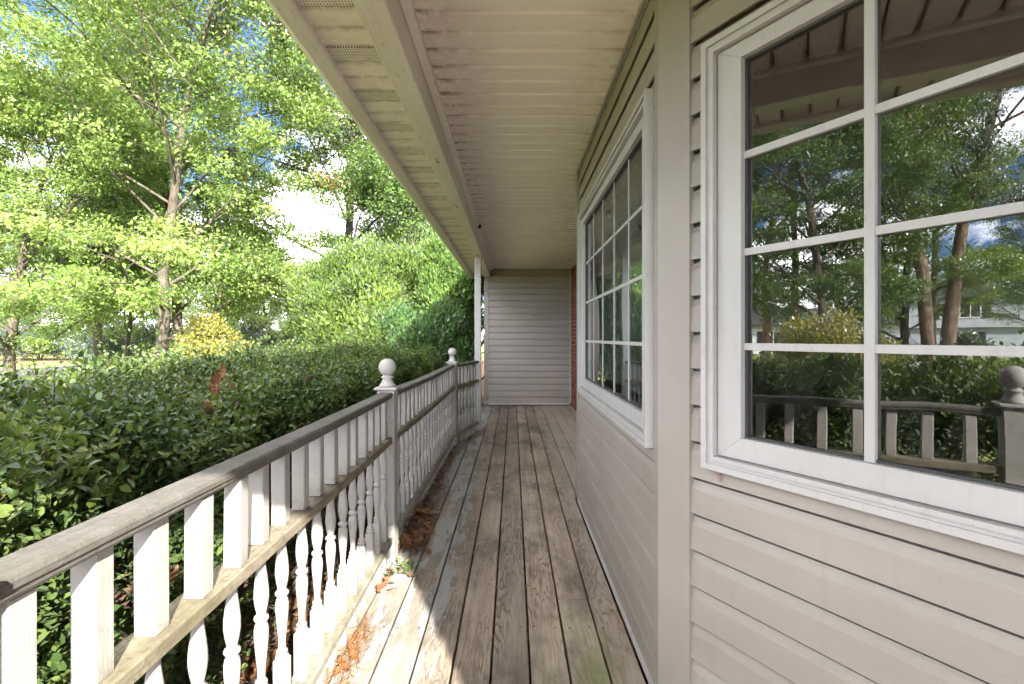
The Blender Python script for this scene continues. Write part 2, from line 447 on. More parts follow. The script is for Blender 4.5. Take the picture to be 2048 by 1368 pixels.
class MB:
    """collects polygons in the coordinates of the thing"""
    def __init__(self):
        self.v, self.f, self.sm = [], [], []
    def add(self, verts, faces, smooth=False):
        o = len(self.v)
        self.v += [tuple(q) for q in verts]
        for f in faces:
            self.f.append(tuple(o + i for i in f))
            self.sm.append(smooth)
        return self
    def box(self, lo, hi, xf=None, bev=0.0):
        x0, y0, z0 = lo
        x1, y1, z1 = hi
        if bev <= 0:
            vs = [(x0, y0, z0), (x1, y0, z0), (x1, y1, z0), (x0, y1, z0), (x0, y0, z1), (x1, y0, z1), (x1, y1, z1), (x0, y1, z1)]
            fs = [(0, 3, 2, 1), (4, 5, 6, 7), (0, 1, 5, 4), (1, 2, 6, 5), (2, 3, 7, 6), (3, 0, 4, 7)]
        else:
            import itertools
            e = bev
            c = ((x0 + x1) / 2, (y0 + y1) / 2, (z0 + z1) / 2)
            hx, hy, hz = (x1 - x0) / 2, (y1 - y0) / 2, (z1 - z0) / 2
            vs, idx = [], {}
            for sx, sy, sz in itertools.product((-1, 1), repeat=3):
                for ax in range(3):
                    d = [hx - e, hy - e, hz - e]
                    d[ax] += e
                    idx[(sx, sy, sz, ax)] = len(vs)
                    vs.append((c[0] + sx * d[0], c[1] + sy * d[1], c[2] + sz * d[2]))
            fs = []
            for ax in range(3):
                o1, o2 = [(1, 2), (2, 0), (0, 1)][ax]
                for s in (-1, 1):
                    q = []
                    for a_, b_ in ((-1, -1), (1, -1), (1, 1), (-1, 1)):
                        k = [0, 0, 0]
                        k[ax], k[o1], k[o2] = s, a_, b_
                        q.append(idx[(*k, ax)])
                    fs.append(tuple(q) if s > 0 else tuple(reversed(q)))
                for s1 in (-1, 1):
                    for s2 in (-1, 1):
                        k1 = [0, 0, 0]; k2 = [0, 0, 0]
                        k1[ax], k1[o1], k1[o2] = -1, s1, s2
                        k2[ax], k2[o1], k2[o2] = 1, s1, s2
                        q = (idx[(*k1, o1)], idx[(*k2, o1)], idx[(*k2, o2)], idx[(*k1, o2)])
                        fs.append(q if s1 * s2 < 0 else tuple(reversed(q)))
            for sx, sy, sz in itertools.product((-1, 1), repeat=3):
                q = tuple(idx[(sx, sy, sz, a)] for a in range(3))
                fs.append(q if sx * sy * sz > 0 else tuple(reversed(q)))
        if xf is not None:
            vs = [xf @ Vector(q) for q in vs]
        return self.add(vs, fs)
    def extrude(self, prof, p0, p1, smooth=False, caps=True, up=Vector((0, 0, 1))):
        """closed profile [(side, up)] swept from p0 to p1"""
        p0, p1 = Vector(p0), Vector(p1)
        d = (p1 - p0).normalized()
        s = d.cross(up).normalized()
        u = s.cross(d)
        n = len(prof)
        vs = [p0 + s * a + u * b_ for a, b_ in prof] + [p1 + s * a + u * b_ for a, b_ in prof]
        fs = [(i, (i + 1) % n, n + (i + 1) % n, n + i) for i in range(n)]
        self.add(vs, fs, smooth)
        if caps:
            self.add(vs[:n], [tuple(reversed(range(n)))])
            self.add(vs[n:], [tuple(range(n))])
        return self
    def lathe(self, prof, n=12, c=(0, 0, 0), smooth=True):
        vs, fs = [], []
        for r_, z_ in prof:
            for k in range(n):
                a = 2 * math.pi * k / n
                vs.append((c[0] + r_ * math.cos(a), c[1] + r_ * math.sin(a), c[2] + z_))
        for i in range(len(prof) - 1):
            for k in range(n):
                fs.append((i * n + k, i * n + (k + 1) % n, (i + 1) * n + (k + 1) % n, (i + 1) * n + k))
        fs.append(tuple(reversed(range(n))))
        fs.append(tuple((len(prof) - 1) * n + k for k in range(n)))
        return self.add(vs, fs, smooth)
    def tube(self, pts, rad, n=6, smooth=True):
        pts = [Vector(q) for q in pts]
        vs, fs = [], []
        for i, q in enumerate(pts):
            d = (pts[min(i + 1, len(pts) - 1)] - pts[max(i - 1, 0)]).normalized()
            a = d.cross(Vector((0.31, 0.17, 0.93)))
            if a.length < 1e-3:
                a = d.cross(Vector((1, 0, 0)))
            a.normalize()
            b_ = d.cross(a)
            r_ = rad[i] if hasattr(rad, '__len__') else rad
            for k in range(n):
                t = 2 * math.pi * k / n
                vs.append(q + a * (r_ * math.cos(t)) + b_ * (r_ * math.sin(t)))
        for i in range(len(pts) - 1):
            for k in range(n):
                fs.append((i * n + k, i * n + (k + 1) % n, (i + 1) * n + (k + 1) % n, (i + 1) * n + k))
        fs.append(tuple(reversed(range(n))))
        fs.append(tuple((len(pts) - 1) * n + k for k in range(n)))
        return self.add(vs, fs, smooth)
    def mesh(self, name, mat):
        me = bpy.data.meshes.new(name)
        me.from_pydata(self.v, [], self.f)
        if mat: me.materials.append(M[mat])
        if any(self.sm):
            me.polygons.foreach_set('use_smooth', self.sm)
        me.update()
        return me
    def build(self, name, mat, par=None):
        o = bpy.data.objects.new(name, self.mesh(name, mat))
        link(o)
        return parent(o, par)

def inst(name, me, par=None, loc=(0, 0, 0), rot=(0, 0, 0), scale=(1, 1, 1)):
    o = bpy.data.objects.new(name, me)
    o.location, o.rotation_euler, o.scale = loc, rot, scale
    link(o)
    return parent(o, par)

def at(px, Y):
    """a point of the place on the line of sight through photo column px, Y metres ahead"""
    return (px - 1026) / 1006 * Y

# ------------------------------------------------------------------ the setting
GZ = -0.52
gm = MB()
S = 700
gm.add([(-S, -S, GZ), (S, -S, GZ), (S, S, GZ), (-S, S, GZ)], [(0, 1, 2, 3)])
ground = tag(gm.build('ground', 'lawn'), 'green lawn with brown leaf litter beside the porch', kind='structure')
rm = MB().add([(-27, -300, GZ + .006), (-20.5, -300, GZ + .006), (-20.5, 300, GZ + .006), (-27, 300, GZ + .006)], [(0, 1, 2, 3)])
tag(rm.build('road', 'asphalt'), 'grey asphalt street beyond the lawn', kind='structure')
dm = MB().add([(-52, -7.2, GZ + .010), (-27.02, -6.6, GZ + .010), (-27.02, -2.8, GZ + .010), (-52, -2.4, GZ + .010)], [(0, 1, 2, 3)])
tag(dm.build('driveway', 'concrete'), 'pale concrete driveway of the house across the street', kind='structure')
mm = MB()
for k in range(40):
    a = 2 * math.pi * k / 40
    mm.v.append((at(75, 38) + (6.2 + random.uniform(-.6, .6)) * math.cos(a), 38.5 + (2.6 + random.uniform(-.3, .3)) * math.sin(a), GZ + .012))
mm.f.append(tuple(range(40))); mm.sm.append(False)
tag(mm.build('mulch_bed', 'mulch'), 'brown mulch bed under the dark spreading conifer', kind='structure')

# ------------------------------------------------------------------ house
X_MID, Y_C, Y_F = 0.492, 1.639, 3.72        # bay front plane, near and far corners
X_MAIN, Y_END, Y_WING = 1.035, -1.125, 8.9
C30, S30 = math.cos(R(30)), math.sin(R(30))
RET = (X_MAIN - X_MID) / S30                # length of the slanted bay sides
CEIL = 2.41
house = empty('house', (1.6, 3.0, 0))
HI = Matrix.Translation(-Vector(house.location))
tag(house, 'beige vinyl sided house with slanted bay windows along the covered porch', 'house')
def hb(mb, name, mat, par=None):
    """a part in world coordinates under the house"""
    if par is None:
        mb.v = [tuple(HI @ Vector(q)) for q in mb.v]
        return mb.build(name, mat, house)
    mb.v = [tuple(HI @ Vector(q)) for q in mb.v]
    return mb.build(name, mat, par)

PROF = [(0.0, 0.0065), (0.0005, 0.0145), (0.004, 0.0155), (0.66, 0.0115), (0.74, 0.0085), (0.82, 0.004), (0.905, 0.002), (0.910, -0.013), (1.0, -0.013)]
def wall_frame(p0, p1):
    p0, p1 = Vector((*p0, 0)), Vector((*p1, 0))
    t = (p1 - p0)
    L = t.length
    t.normalize()
    n = t.cross(Vector((0, 0, 1)))          # outward: right of travel
    return p0, t, n, L

def siding_wall(name, p0, p1, z0, z1, E, openings=(), t0=0.0, t1=None, label=None, thick=0.1, relief=1.0):
    """sheathing with holes > one child per siding course; outward normal lies right of p0->p1"""
    o, t, n, L = wall_frame(p0, p1)
    PROF = [(f_, w_ * relief + (1 - relief) * .009) for f_, w_ in globals()['PROF']]
    t1 = L if t1 is None else t1
    P = lambda u, w, z: o + t * u + n * w + Vector((0, 0, z))
    w = MB()
    us = sorted({0.0, L, *[q for op in openings for q in op[:2]]})
    zs = sorted({z0, z1, *[q for op in openings for q in op[2:]]})
    for ua, ub in zip(us, us[1:]):
        for za, zb in zip(zs, zs[1:]):
            um, zm = (ua + ub) / 2, (za + zb) / 2
            if any(a < um < b_ and c_ < zm < d_ for a, b_, c_, d_ in openings):
                continue
            q = [P(u, ww, z) for z in (za, zb) for (u, ww) in ((ua, -thick), (ub, -thick), (ub, -.018), (ua, -.018))]
            w.add(q, [(0, 3, 2, 1), (4, 5, 6, 7), (0, 1, 5, 4), (1, 2, 6, 5), (2, 3, 7, 6), (3, 0, 4, 7)])
    wall = hb(w, name, 'siding')
    if label: wall['label'] = label
    k = 0
    z = z0
    while z < z1 - 0.004:
        mbs = {}
        cuts = sorted({z, min(z + E, z1), *[c_ for op in openings for c_ in op[2:] if z < c_ < z + E]})
        for za, zb in zip(cuts, cuts[1:]):
            if zb - za < 0.002: continue
            spans = [(t0, t1)]
            zm = (za + zb) / 2
            for a, b_, c_, d_ in openings:
                if c_ < zm < d_:
                    ns = []
                    for s0, s1 in spans:
                        if b_ <= s0 or a >= s1: ns.append((s0, s1)); continue
                        if a > s0: ns.append((s0, a))
                        if b_ < s1: ns.append((b_, s1))
                    spans = ns
            fa, fb = (za - z) / E, (zb - z) / E
            pr = [(f_, w_) for f_, w_ in PROF if fa <= f_ <= fb]
            def off(f_):
                for (f0, w0), (f1, w1) in zip(PROF, PROF[1:]):
                    if f0 <= f_ <= f1:
                        return w0 + (w1 - w0) * (f_ - f0) / max(f1 - f0, 1e-9)
                return PROF[-1][1]
            if not pr or pr[0][0] > fa: pr.insert(0, (fa, off(fa)))
            if pr[-1][0] < fb: pr.append((fb, off(fb)))
            for si, (s0, s1) in enumerate(spans):
                mb = mbs.setdefault(0 if si == 0 else 1, MB())
                m_ = len(pr)
                vs_ = [P(s0, w_, z + f_ * E) for f_, w_ in pr] + [P(s1, w_, z + f_ * E) for f_, w_ in pr]
                mb.add(vs_, [(i, m_ + i, m_ + i + 1, i + 1) for i in range(m_ - 1)], False)
                # end caps close the course
                for side in (0, m_):
                    s_ = s0 if side == 0 else s1
                    back = [P(s_, -.017, z + pr[0][0] * E), P(s_, -.017, z + pr[-1][0] * E)]
                    mb.add(vs_[side:side + m_] + [back[1], back[0]], [tuple(range(m_ + 2))])
        for q_ in mbs.values():
            hb(q_, 'siding_course', 'siding', wall)
        z += E
        k += 1
    return wall

def window(name, p0, p1, u0, u1, z0, z1, gu0, gu1, gz0, gz1, vmun, hmun, label, mw=.0105, mp=.009):
    """window (outer casing) > sash, bead, pane, muntin; u along p0->p1"""
    o, t, n, L = wall_frame(p0, p1)
    P = lambda u, w, z: HI @ (o + t * u + n * w + Vector((0, 0, z)))
    def bar(mb, ua, ub, za, zb, wa, wb, bev=0.0):
        tmp = MB().box((ua, wa, za), (ub, wb, zb), None, bev)
        mb.add([P(*q) for q in tmp.v], [tuple(reversed(f)) for f in tmp.f])
    def ring(mb, a, b_, c_, d_, wd, wa, wb, bev=0.0, wbot=None):
        wbot = wd if wbot is None else wbot
        # mitred frame of four boards
        for quad in ([(a, c_), (b_, c_), (b_ - wd, c_ + wbot), (a + wd, c_ + wbot)],
                     [(b_, c_), (b_, d_), (b_ - wd, d_ - wd), (b_ - wd, c_ + wbot)],
                     [(b_, d_), (a, d_), (a + wd, d_ - wd), (b_ - wd, d_ - wd)],
                     [(a, d_), (a, c_), (a + wd, c_ + wbot), (a + wd, d_ - wd)]):
            e = 0.0006
            cx = sum(q[0] for q in quad) / 4; cz = sum(q[1] for q in quad) / 4
            q2 = [(u + (cx - u) * 0.0 , z) for u, z in quad]
            vs_ = [P(u, w_, z) for w_ in (wa, wb) for u, z in q2]
            mb.add(vs_, [(0, 1, 2, 3), (7, 6, 5, 4), (0, 4, 5, 1), (1, 5, 6, 2), (2, 6, 7, 3), (3, 7, 4, 0)])
    cas = MB()
    ring(cas, u0, u1, z0, z1, 0.017, -0.02, 0.040)
    ring(cas, u0 + .017, u1 - .017, z0 + .017, z1 - .017, 0.010, -0.02, 0.032)
    ring(cas, u0 + .027, u1 - .027, z0 + .027, z1 - .027, 0.012, -0.02, 0.037)
    w = cas.build(name, 'white_vinyl', house)
    w['label'] = label
    i0, i1, j0, j1 = u0 + .039, u1 - .039, z0 + .039, z1 - .039
    seam = MB()
    ring(seam, i0, i1, j0, j1, 0.005, -0.02, 0.010)
    parent(seam.build('sash_seam', 'dark_seam'), w)  # dark strip between casing and sash
    s = MB()
    # sash boards: stiles and rails with the mitre showing as a hairline
    g = 0.005
    a, b_, c_, d_ = i0 + g, i1 - g, j0 + g, j1 - g
    h_ = 0.0005
    for quad in ([(a + h_, c_), (b_ - h_, c_), (gu1 - h_, gz0), (gu0 + h_, gz0)], [(b_, c_ + h_), (b_, d_ - h_), (gu1, gz1 - h_), (gu1, gz0 + h_)],
                 [(b_ - h_, d_), (a + h_, d_), (gu0 + h_, gz1), (gu1 - h_, gz1)], [(a, d_ - h_), (a, c_ + h_), (gu0, gz0 + h_), (gu0, gz1 - h_)]):
        vs_ = [P(u, w_, z) for w_ in (-0.03, 0.020) for u, z in quad]
        s.add(vs_, [(0, 1, 2, 3), (7, 6, 5, 4), (0, 4, 5, 1), (1, 5, 6, 2), (2, 6, 7, 3), (3, 7, 4, 0)])
    s.build('sash', 'white_vinyl', w)
    gk = MB()
    ring(gk, gu0 + .0005, gu1 - .0005, gz0 + .0005, gz1 - .0005, 0.006, -0.02, 0.003)
    gk.build('glazing_bead', 'gasket', w)
    for u in vmun:
        mb = MB(); bar(mb, u - mw, u + mw, gz0 + .001, gz1 - .001, -0.004, mp)
        mb.build('muntin', 'white_vinyl', w)
    cols = [gu0 + .001, *vmun, gu1 - .001]
    for z in hmun:
        for ca, cb in zip(cols, cols[1:]):
            mb = MB()
            bar(mb, ca + (mw + .0003 if ca != cols[0] else 0), cb - (mw + .0003 if cb != cols[-1] else 0), z - mw * .9, z + mw * .9, -0.004, mp * .87)
            mb.build('muntin', 'white_vinyl', w)
    pn = MB()
    pn.add([P(gu0, -.005, gz0), P(gu1, -.005, gz0), P(gu1, -.005, gz1), P(gu0, -.005, gz1)], [(0, 1, 2, 3)])
    pn.build('pane', 'glass', w)
    return w

E_SID = 0.1095
ZB = 0.012

WZ0, WZ1, GLZ0, GLZ1 = 0.822, 2.052, 0.924, 1.966
HM = [1.175, 1.434, 1.70]
P_C, P_F = (X_MID, Y_C), (X_MID, Y_F)
P_N = (X_MAIN, Y_C - RET * C30)             # near end of the slanted side
P_B = (X_MAIN, Y_F + RET * C30)             # far end of the far slanted side
siding_wall('bay_side_wall', P_C, P_N, ZB, CEIL, E_SID, [(.198, 1.010, WZ0 + .02, WZ1 - .02)], 0.119, RET)
LM = Y_F - Y_C
def um(y): return Y_F - y                   # along the bay front, from its far corner
siding_wall('bay_front_wall', P_F, P_C, ZB, CEIL, E_SID, [(um(3.50), um(1.74), WZ0 + .02, WZ1 - .02)], 0.05, LM - 0.034, relief=.55)
siding_wall('bay_far_wall', P_B, P_F, ZB, CEIL, E_SID, [], 0.0, RET - 0.06)
siding_wall('side_wall', P_N, (X_MAIN, Y_END), ZB, CEIL, E_SID)
siding_wall('wing_wall', (-0.505, Y_WING), (X_MAIN, Y_WING), 0.04, CEIL + .1, 0.1139, [], 0.072, X_MAIN + .505 - .03)
# plain outer walls of the house that close it off
wl_ = MB()
wl_.box((X_MAIN + .02, Y_END, GZ), (8.2, Y_END + .12, 4.4)).box((8.08, Y_END + .12, GZ), (8.2, 14, 2.6))
wl_.box((-0.505, Y_WING + .11, GZ), (-0.40, 14, 2.6)).box((-0.40, 13.9, GZ), (8.08, 14, 2.6))
wl_.box((X_MAIN + .12, Y_END + .12, GZ), (X_MAIN + .2, P_N[1] - .2, ZB))
hb(wl_, 'outer_wall', 'siding')
# room behind the windows
rm_ = MB()
rm_.box((X_MID + .13, Y_END + .13, -.12), (5.0, 9.6, -.02)).box((5.0, Y_END + .13, -.02), (5.08, 9.6, 2.5))
rm_.box((X_MID + .13, Y_END + .13, 2.45), (5.0, 9.6, 2.5)).box((1.2, 6.0, -.02), (5.0, 6.1, 2.45)).box((1.35, Y_END + .13, -.02), (5.0, Y_END + .2, 2.45))
hb(rm_, 'room', 'plaster')
# brick wall by the far entrance
bw = MB().box((X_MAIN + .008, P_B[1] + .1, -.1), (X_MAIN + .12, Y_WING + .25, CEIL + .05))
brick_wall = hb(bw, 'brick_wall', 'mortar')
bm_ = MB().box((-.006, -.0985, -.0285), (.010, .0985, .0285), None, .003).mesh('brick', 'brick')
bh_ = MB().box((-.006, -.0450, -.0285), (.010, .0450, .0285), None, .003).mesh('brick_half', 'brick')
row = 0
z = 0.03
while z < CEIL:
    y = Y_WING - .035
    if row % 2:
        inst('brick', bh_, brick_wall, HI @ Vector((X_MAIN, y - .045, z)))
        y -= .101
    for k in range(8):
        inst('brick', bm_, brick_wall, HI @ Vector((X_MAIN + random.uniform(-.0015, .0015), y - .0985, z)))
        y -= .208
    z += .0677
    row += 1
# corner boards
def trim(name, mat, *boxes, prisms=()):
    mb = MB()
    for lo, hi in boxes: mb.box(lo, hi, None, 0.002)
    for pts, z0, z1 in prisms:
        n_ = len(pts)
        mb.add([(x_, y_, z0) for x_, y_ in pts] + [(x_, y_, z1) for x_, y_ in pts],
               [tuple(reversed(range(n_))), tuple(range(n_, 2 * n_))] + [(i, (i + 1) % n_, n_ + (i + 1) % n_, n_ + i) for i in range(n_)])
    return hb(mb, name, mat)
e_ = .021
def off_pt(p, t, n, u, w): return (p[0] + t[0] * u + n[0] * w, p[1] + t[1] * u + n[1] * w)
tN, nN = (S30, -C30), (-C30, -S30)
cor = (X_MID - e_, Y_C - e_ * math.tan(R(15)))
trim('corner_trim', 'corner_vinyl', prisms=[([(X_MID, Y_C + .036), (X_MID - e_, Y_C + .036), cor, off_pt(P_C, tN, nN, .121, e_), off_pt(P_C, tN, nN, .121, 0), P_C], 0.012, CEIL - .001)])
corf = (X_MID - e_, Y_F + e_ * math.tan(R(15)))
tF, nF = (S30, C30), (-C30, S30)
trim('corner_trim', 'corner_vinyl', prisms=[([(X_MID, Y_F - .055), (X_MID - e_, Y_F - .055), corf, off_pt(P_F, tF, nF, .09, e_), off_pt(P_F, tF, nF, .09, 0), P_F], 0.012, CEIL - .001)])
trim('corner_trim', 'corner_vinyl', ((-.512, Y_WING - .022, 0.02), (-.430, Y_WING + .05, 2.262)))
trim('inside_corner_trim', 'white_vinyl', ((X_MAIN - .032, Y_WING - .016, 0.04), (X_MAIN - .008, Y_WING + .01, CEIL - .002)))
# pale starter strips where siding meets the deck, cornice strips under the ceiling
trim('base_strip', 'white_vinyl', ((-.43, Y_WING - .024, .012), (X_MAIN - .033, Y_WING - .004, .042)))
trim('base_strip', 'white_vinyl', ((X_MID - .024, Y_C + .037, .004), (X_MID - .0005, Y_F - .056, .020)))
trim('cornice_strip', 'siding', ((X_MID - .030, Y_C + .037, CEIL - .014), (X_MID - .0165, Y_F - .056, CEIL - .0015)))
window('bay_side_window', P_C, P_N, .178, 1.030, WZ0, WZ1, .295, .915, GLZ0, GLZ1, [.605], HM, 'white two-column grid window on the slanted near side of the bay')
gu0, gu1 = um(3.40), um(1.84)
window('bay_front_window', P_F, P_C, um(3.52), um(1.72), WZ0, WZ1, gu0, gu1, GLZ0, GLZ1, [gu0 + (gu1 - gu0) * k / 5 for k in range(1, 5)], HM, 'white five-column grid window on the flat front of the bay', .0085, -.0015)
# porch ceiling: one child per vinyl plank
cb = MB().box((-.36, -1.3, CEIL + .022), (X_MAIN + .3, Y_WING + .1, CEIL + .04))
ceiling = hb(cb, 'porch_ceiling', 'dark_seam')  # backing coloured dark, so the shade in the plank gaps is in the colour
PW = .1255
pl = MB()
xs0, xs1 = -.362, X_MAIN + .02
prof = [(0.0, .014), (.007, .008), (.013, 0.0), (PW - .010, 0.0), (PW - .009, .004), (PW - .006, .016), (PW - .006, .02), (0.0, .02)]
n_ = len(prof)
pl.add([(xs0, a, b2) for a, b2 in prof] + [(xs1, a, b2) for a, b2 in prof],
       [tuple(range(n_)), tuple(reversed(range(n_, 2 * n_)))] + [(i, n_ + i, n_ + (i + 1) % n_, (i + 1) % n_) for i in range(n_)])
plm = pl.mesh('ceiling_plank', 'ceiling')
y = Y_WING - .002 - PW
while y > -1.3:
    o = inst('ceiling_plank', plm, ceiling, HI @ Vector((0, y, CEIL + random.uniform(-.0008, .0008))), (random.uniform(-.004, .004), 0, 0))
    y -= PW
# beam over the railing, wrapped in metal
BX0, BX1, BZ = -.495, -.404, 2.262
hb(MB().box((BX0, -1.3, BZ), (BX1, Y_WING - .001, 2.46), None, .004), 'beam', 'trim_metal')
hb(MB().box((BX1 + .001, -1.3, CEIL - .022), (-.362, Y_WING - .001, CEIL + .012), None, .003), 'ceiling_moulding', 'trim_metal')
hb(MB().box((BX0 - .016, -1.3, BZ + .004), (BX0 - .001, Y_WING + 3.8, BZ + .030), None, .002), 'soffit_channel', 'trim_metal')
# soffit panels, every third one perforated
sb_ = MB().box((-.80, -1.3, 2.318), (BX0, 14.2, 2.33))
soffit = hb(sb_, 'soffit', 'dark_seam')  # dark-coloured backing stands in for shade between the panels
SW = .1115
sp_ = MB()
prof = [(0.0, .012), (.006, .006), (.011, 0.0), (SW - .008, 0.0), (SW - .007, .004), (SW - .005, .014), (SW - .005, .018), (0.0, .018)]
sx0, sx1 = -.715, BX0 - .012
sp_.add([(sx0, a, b2) for a, b2 in prof] + [(sx1, a, b2) for a, b2 in prof],
        [tuple(range(n_)), tuple(reversed(range(n_, 2 * n_)))] + [(i, n_ + i, n_ + (i + 1) % n_, (i + 1) % n_) for i in range(n_)])
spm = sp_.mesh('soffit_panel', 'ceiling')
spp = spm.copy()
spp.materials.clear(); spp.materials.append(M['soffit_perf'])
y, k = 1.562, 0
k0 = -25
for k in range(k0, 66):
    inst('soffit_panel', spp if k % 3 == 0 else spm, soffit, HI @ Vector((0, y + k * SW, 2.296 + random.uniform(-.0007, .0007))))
# gutter along the eave with its rolled lip
gp = [(-.71, 2.40), (-.71, 2.283), (-.716, 2.276), (-.772, 2.270), (-.790, 2.276), (-.800, 2.295), (-.806, 2.33), (-.822, 2.37), (-.826, 2.392), (-.818, 2.400), (-.812, 2.394), (-.808, 2.372), (-.796, 2.34), (-.785, 2.295), (-.722, 2.292), (-.720, 2.40)]
gm_ = MB()
n_ = len(gp)
gm_.add([(a, -1.3, c_) for a, c_ in gp] + [(a, 14.2, c_) for a, c_ in gp], [(i, (i + 1) % n_, n_ + (i + 1) % n_, n_ + i) for i in range(n_)])
hb(gm_, 'gutter', 'trim_metal')
# roof: porch slope runs on into the house roof
rf = MB()
def slab(x0, z0, x1, z1, y0, y1, th=.12):
    rf.add([(x0, y0, z0), (x1, y0, z1), (x1, y1, z1), (x0, y1, z0), (x0, y0, z0 + th), (x1, y0, z1 + th), (x1, y1, z1 + th), (x0, y1, z0 + th)],
           [(0, 3, 2, 1), (4, 5, 6, 7), (0, 1, 5, 4), (1, 2, 6, 5), (2, 3, 7, 6), (3, 0, 4, 7)])
slab(-.80, 2.41, X_MAIN, 3.1, -1.3, 14.2)
slab(X_MAIN + .001, 3.1, 4.2, 4.3, -1.4, 14.2)
slab(8.7, 2.5, 4.201, 4.3, -1.4, 14.2)
hb(rf, 'roof', 'shingle')
hb(MB().box((-.80, -1.34, 2.27), (X_MAIN, -1.305, 2.45)), 'rake_board', 'trim_metal')

# vertical blinds inside the bay front window
vb = empty('vertical_blind', (X_MID + .12, 2.6, 2.0))
tag(vb, 'pale vertical slat blind behind the flat bay front window glass', 'blind')
slm = MB().box((-.0012, -.042, -1.06), (.0012, .042, -.02)).mesh('slat', 'blind')
MB().box((-.02, -.82, -.02), (.02, .82, .02)).build('head_rail', 'blind', vb)
for k in range(17):
    inst('slat', slm, vb, (0, -.78 + k * .0975, 0), (0, 0, R(random.uniform(52, 68))))

# ------------------------------------------------------------------ deck
def lerp_fn(pts):
    ys = [q[1] for q in pts]; xs = [q[0] for q in pts]
    return lambda y_: float(np.interp(y_, ys, xs))
RAIL = [(-.46, -1.1), (-.645, .50), (-.678, 2.72), (-.668, 5.54), (-.455, 6.45)]
edge_l = lerp_fn([(-.54, -1.35), (-.70, .50), (-.728, 2.72), (-.720, 5.56), (-.53, 6.50), (-.53, 8.9)])
wall_r = lerp_fn([(X_MAIN - .026, -1.35), (X_MAIN - .026, P_N[1]), (X_MID - .029, Y_C), (X_MID - .029, Y_F), (X_MAIN - .01, P_B[1]), (X_MAIN - .01, 8.9)])
deck = MB()
pts_l = [(edge_l(y_) + .03, y_) for y_ in (-1.3, .5, 2.72, 5.56, 6.5, 8.86)]
for (xa, ya), (xb, yb) in zip(pts_l, pts_l[1:]):
    deck.extrude([(-.019, -.19), (.019, -.19), (.019, -.034), (-.019, -.034)], (xa, ya, 0), (xb, yb, 0))
for yj in np.arange(-1.2, 8.8, .41):
    deck.box((edge_l(yj) + .06, yj - .019, -.19), (wall_r(yj) - .01, yj + .019, -.033))
deck_o = deck.build('porch_deck', 'rim_wood')
tag(deck_o, 'weathered wooden porch floor of long grey brown boards', kind='structure')
BWD = .1415
nodes = sorted({-1.3, .5, P_N[1], Y_C, 2.72, Y_F, P_B[1], 5.56, 6.5, 8.875})
JOINTS = {-1: [3.84, 6.4], 0: [4.58, 7.2], 1: [2.31, 3.84, 6.35], 2: [3.3, 6.35], -2: [5.1], -3: [3.84, 6.9], -4: [1.1, 4.4], -5: [3.4, 6.2]}
for k in range(-6, 8):
    xa, xb = .062 + k * BWD + .0042, .062 + (k + 1) * BWD - .0042
    js = [-1.3] + JOINTS.get(k, [2.0, 5.5]) + [8.875]
    for j0, j1 in zip(js, js[1:]):
        ys = [j0 + .0012] + [q for q in nodes if j0 + .01 < q < j1 - .01] + [j1 - .0012]
        # finer nodes where an edge is slanted
        ys2 = []
        for a, b2 in zip(ys, ys[1:]):
            m_ = max(1, int((b2 - a) / .12)) if (xa < edge_l(a) + .2 or xb > wall_r(a) - .3 or xb > wall_r(b2) - .3) else 1
            ys2 += list(np.linspace(a, b2, m_ + 1)[:-1])
        ys2.append(ys[-1])
        run = []
        cup = random.uniform(-.0015, .0015)
        top = random.uniform(-.0018, .0015)
        def flush(run):
            if len(run) < 2: return
            mb = MB()
            e = .003
            vs_, fs_ = [], []
            for (l_, r_, y_) in run:
                ee = min(e, (r_ - l_) * .3)
                vs_ += [(l_, y_, top - .028), (l_, y_, top - ee), (l_ + ee, y_, top), ((l_ + r_) / 2, y_, top + cup), (r_ - ee, y_, top), (r_, y_, top - ee), (r_, y_, top - .028)]
            for i in range(len(run) - 1):
                for q in range(7):
                    fs_.append((i * 7 + q, i * 7 + (q + 1) % 7, (i + 1) * 7 + (q + 1) % 7, (i + 1) * 7 + q))
            fs_.append(tuple(range(7)))
            fs_.append(tuple(reversed(range((len(run) - 1) * 7, len(run) * 7))))
            mb.add(vs_, fs_)
            mb.build('floor_board', 'deck_wood', deck_o)
        for y_ in ys2:
            l_, r_ = max(xa, edge_l(y_)), min(xb, wall_r(y_))
            if r_ - l_ > .012:
                run.append((l_, r_, y_))
            else:
                flush(run); run = []
        flush(run)

nm_ = MB()
for yj in np.arange(-1.2, 8.8, .41):
    for k in range(-5, 7):
        for dx in (.028, .113):
            x_ = .062 + k * BWD + dx + random.uniform(-.005, .005)
            if edge_l(yj) + .02 < x_ < wall_r(yj) - .02:
                y_ = yj + random.uniform(-.008, .008)
                nm_.add([(x_ + .0045 * math.cos(a), y_ + .0045 * math.sin(a), .0028) for a in np.linspace(0, 2 * math.pi, 7)[:-1]], [tuple(range(6))])
tag(nm_.build('nail_heads', 'dark_metal', deck_o), None, None, None, 'stuff')

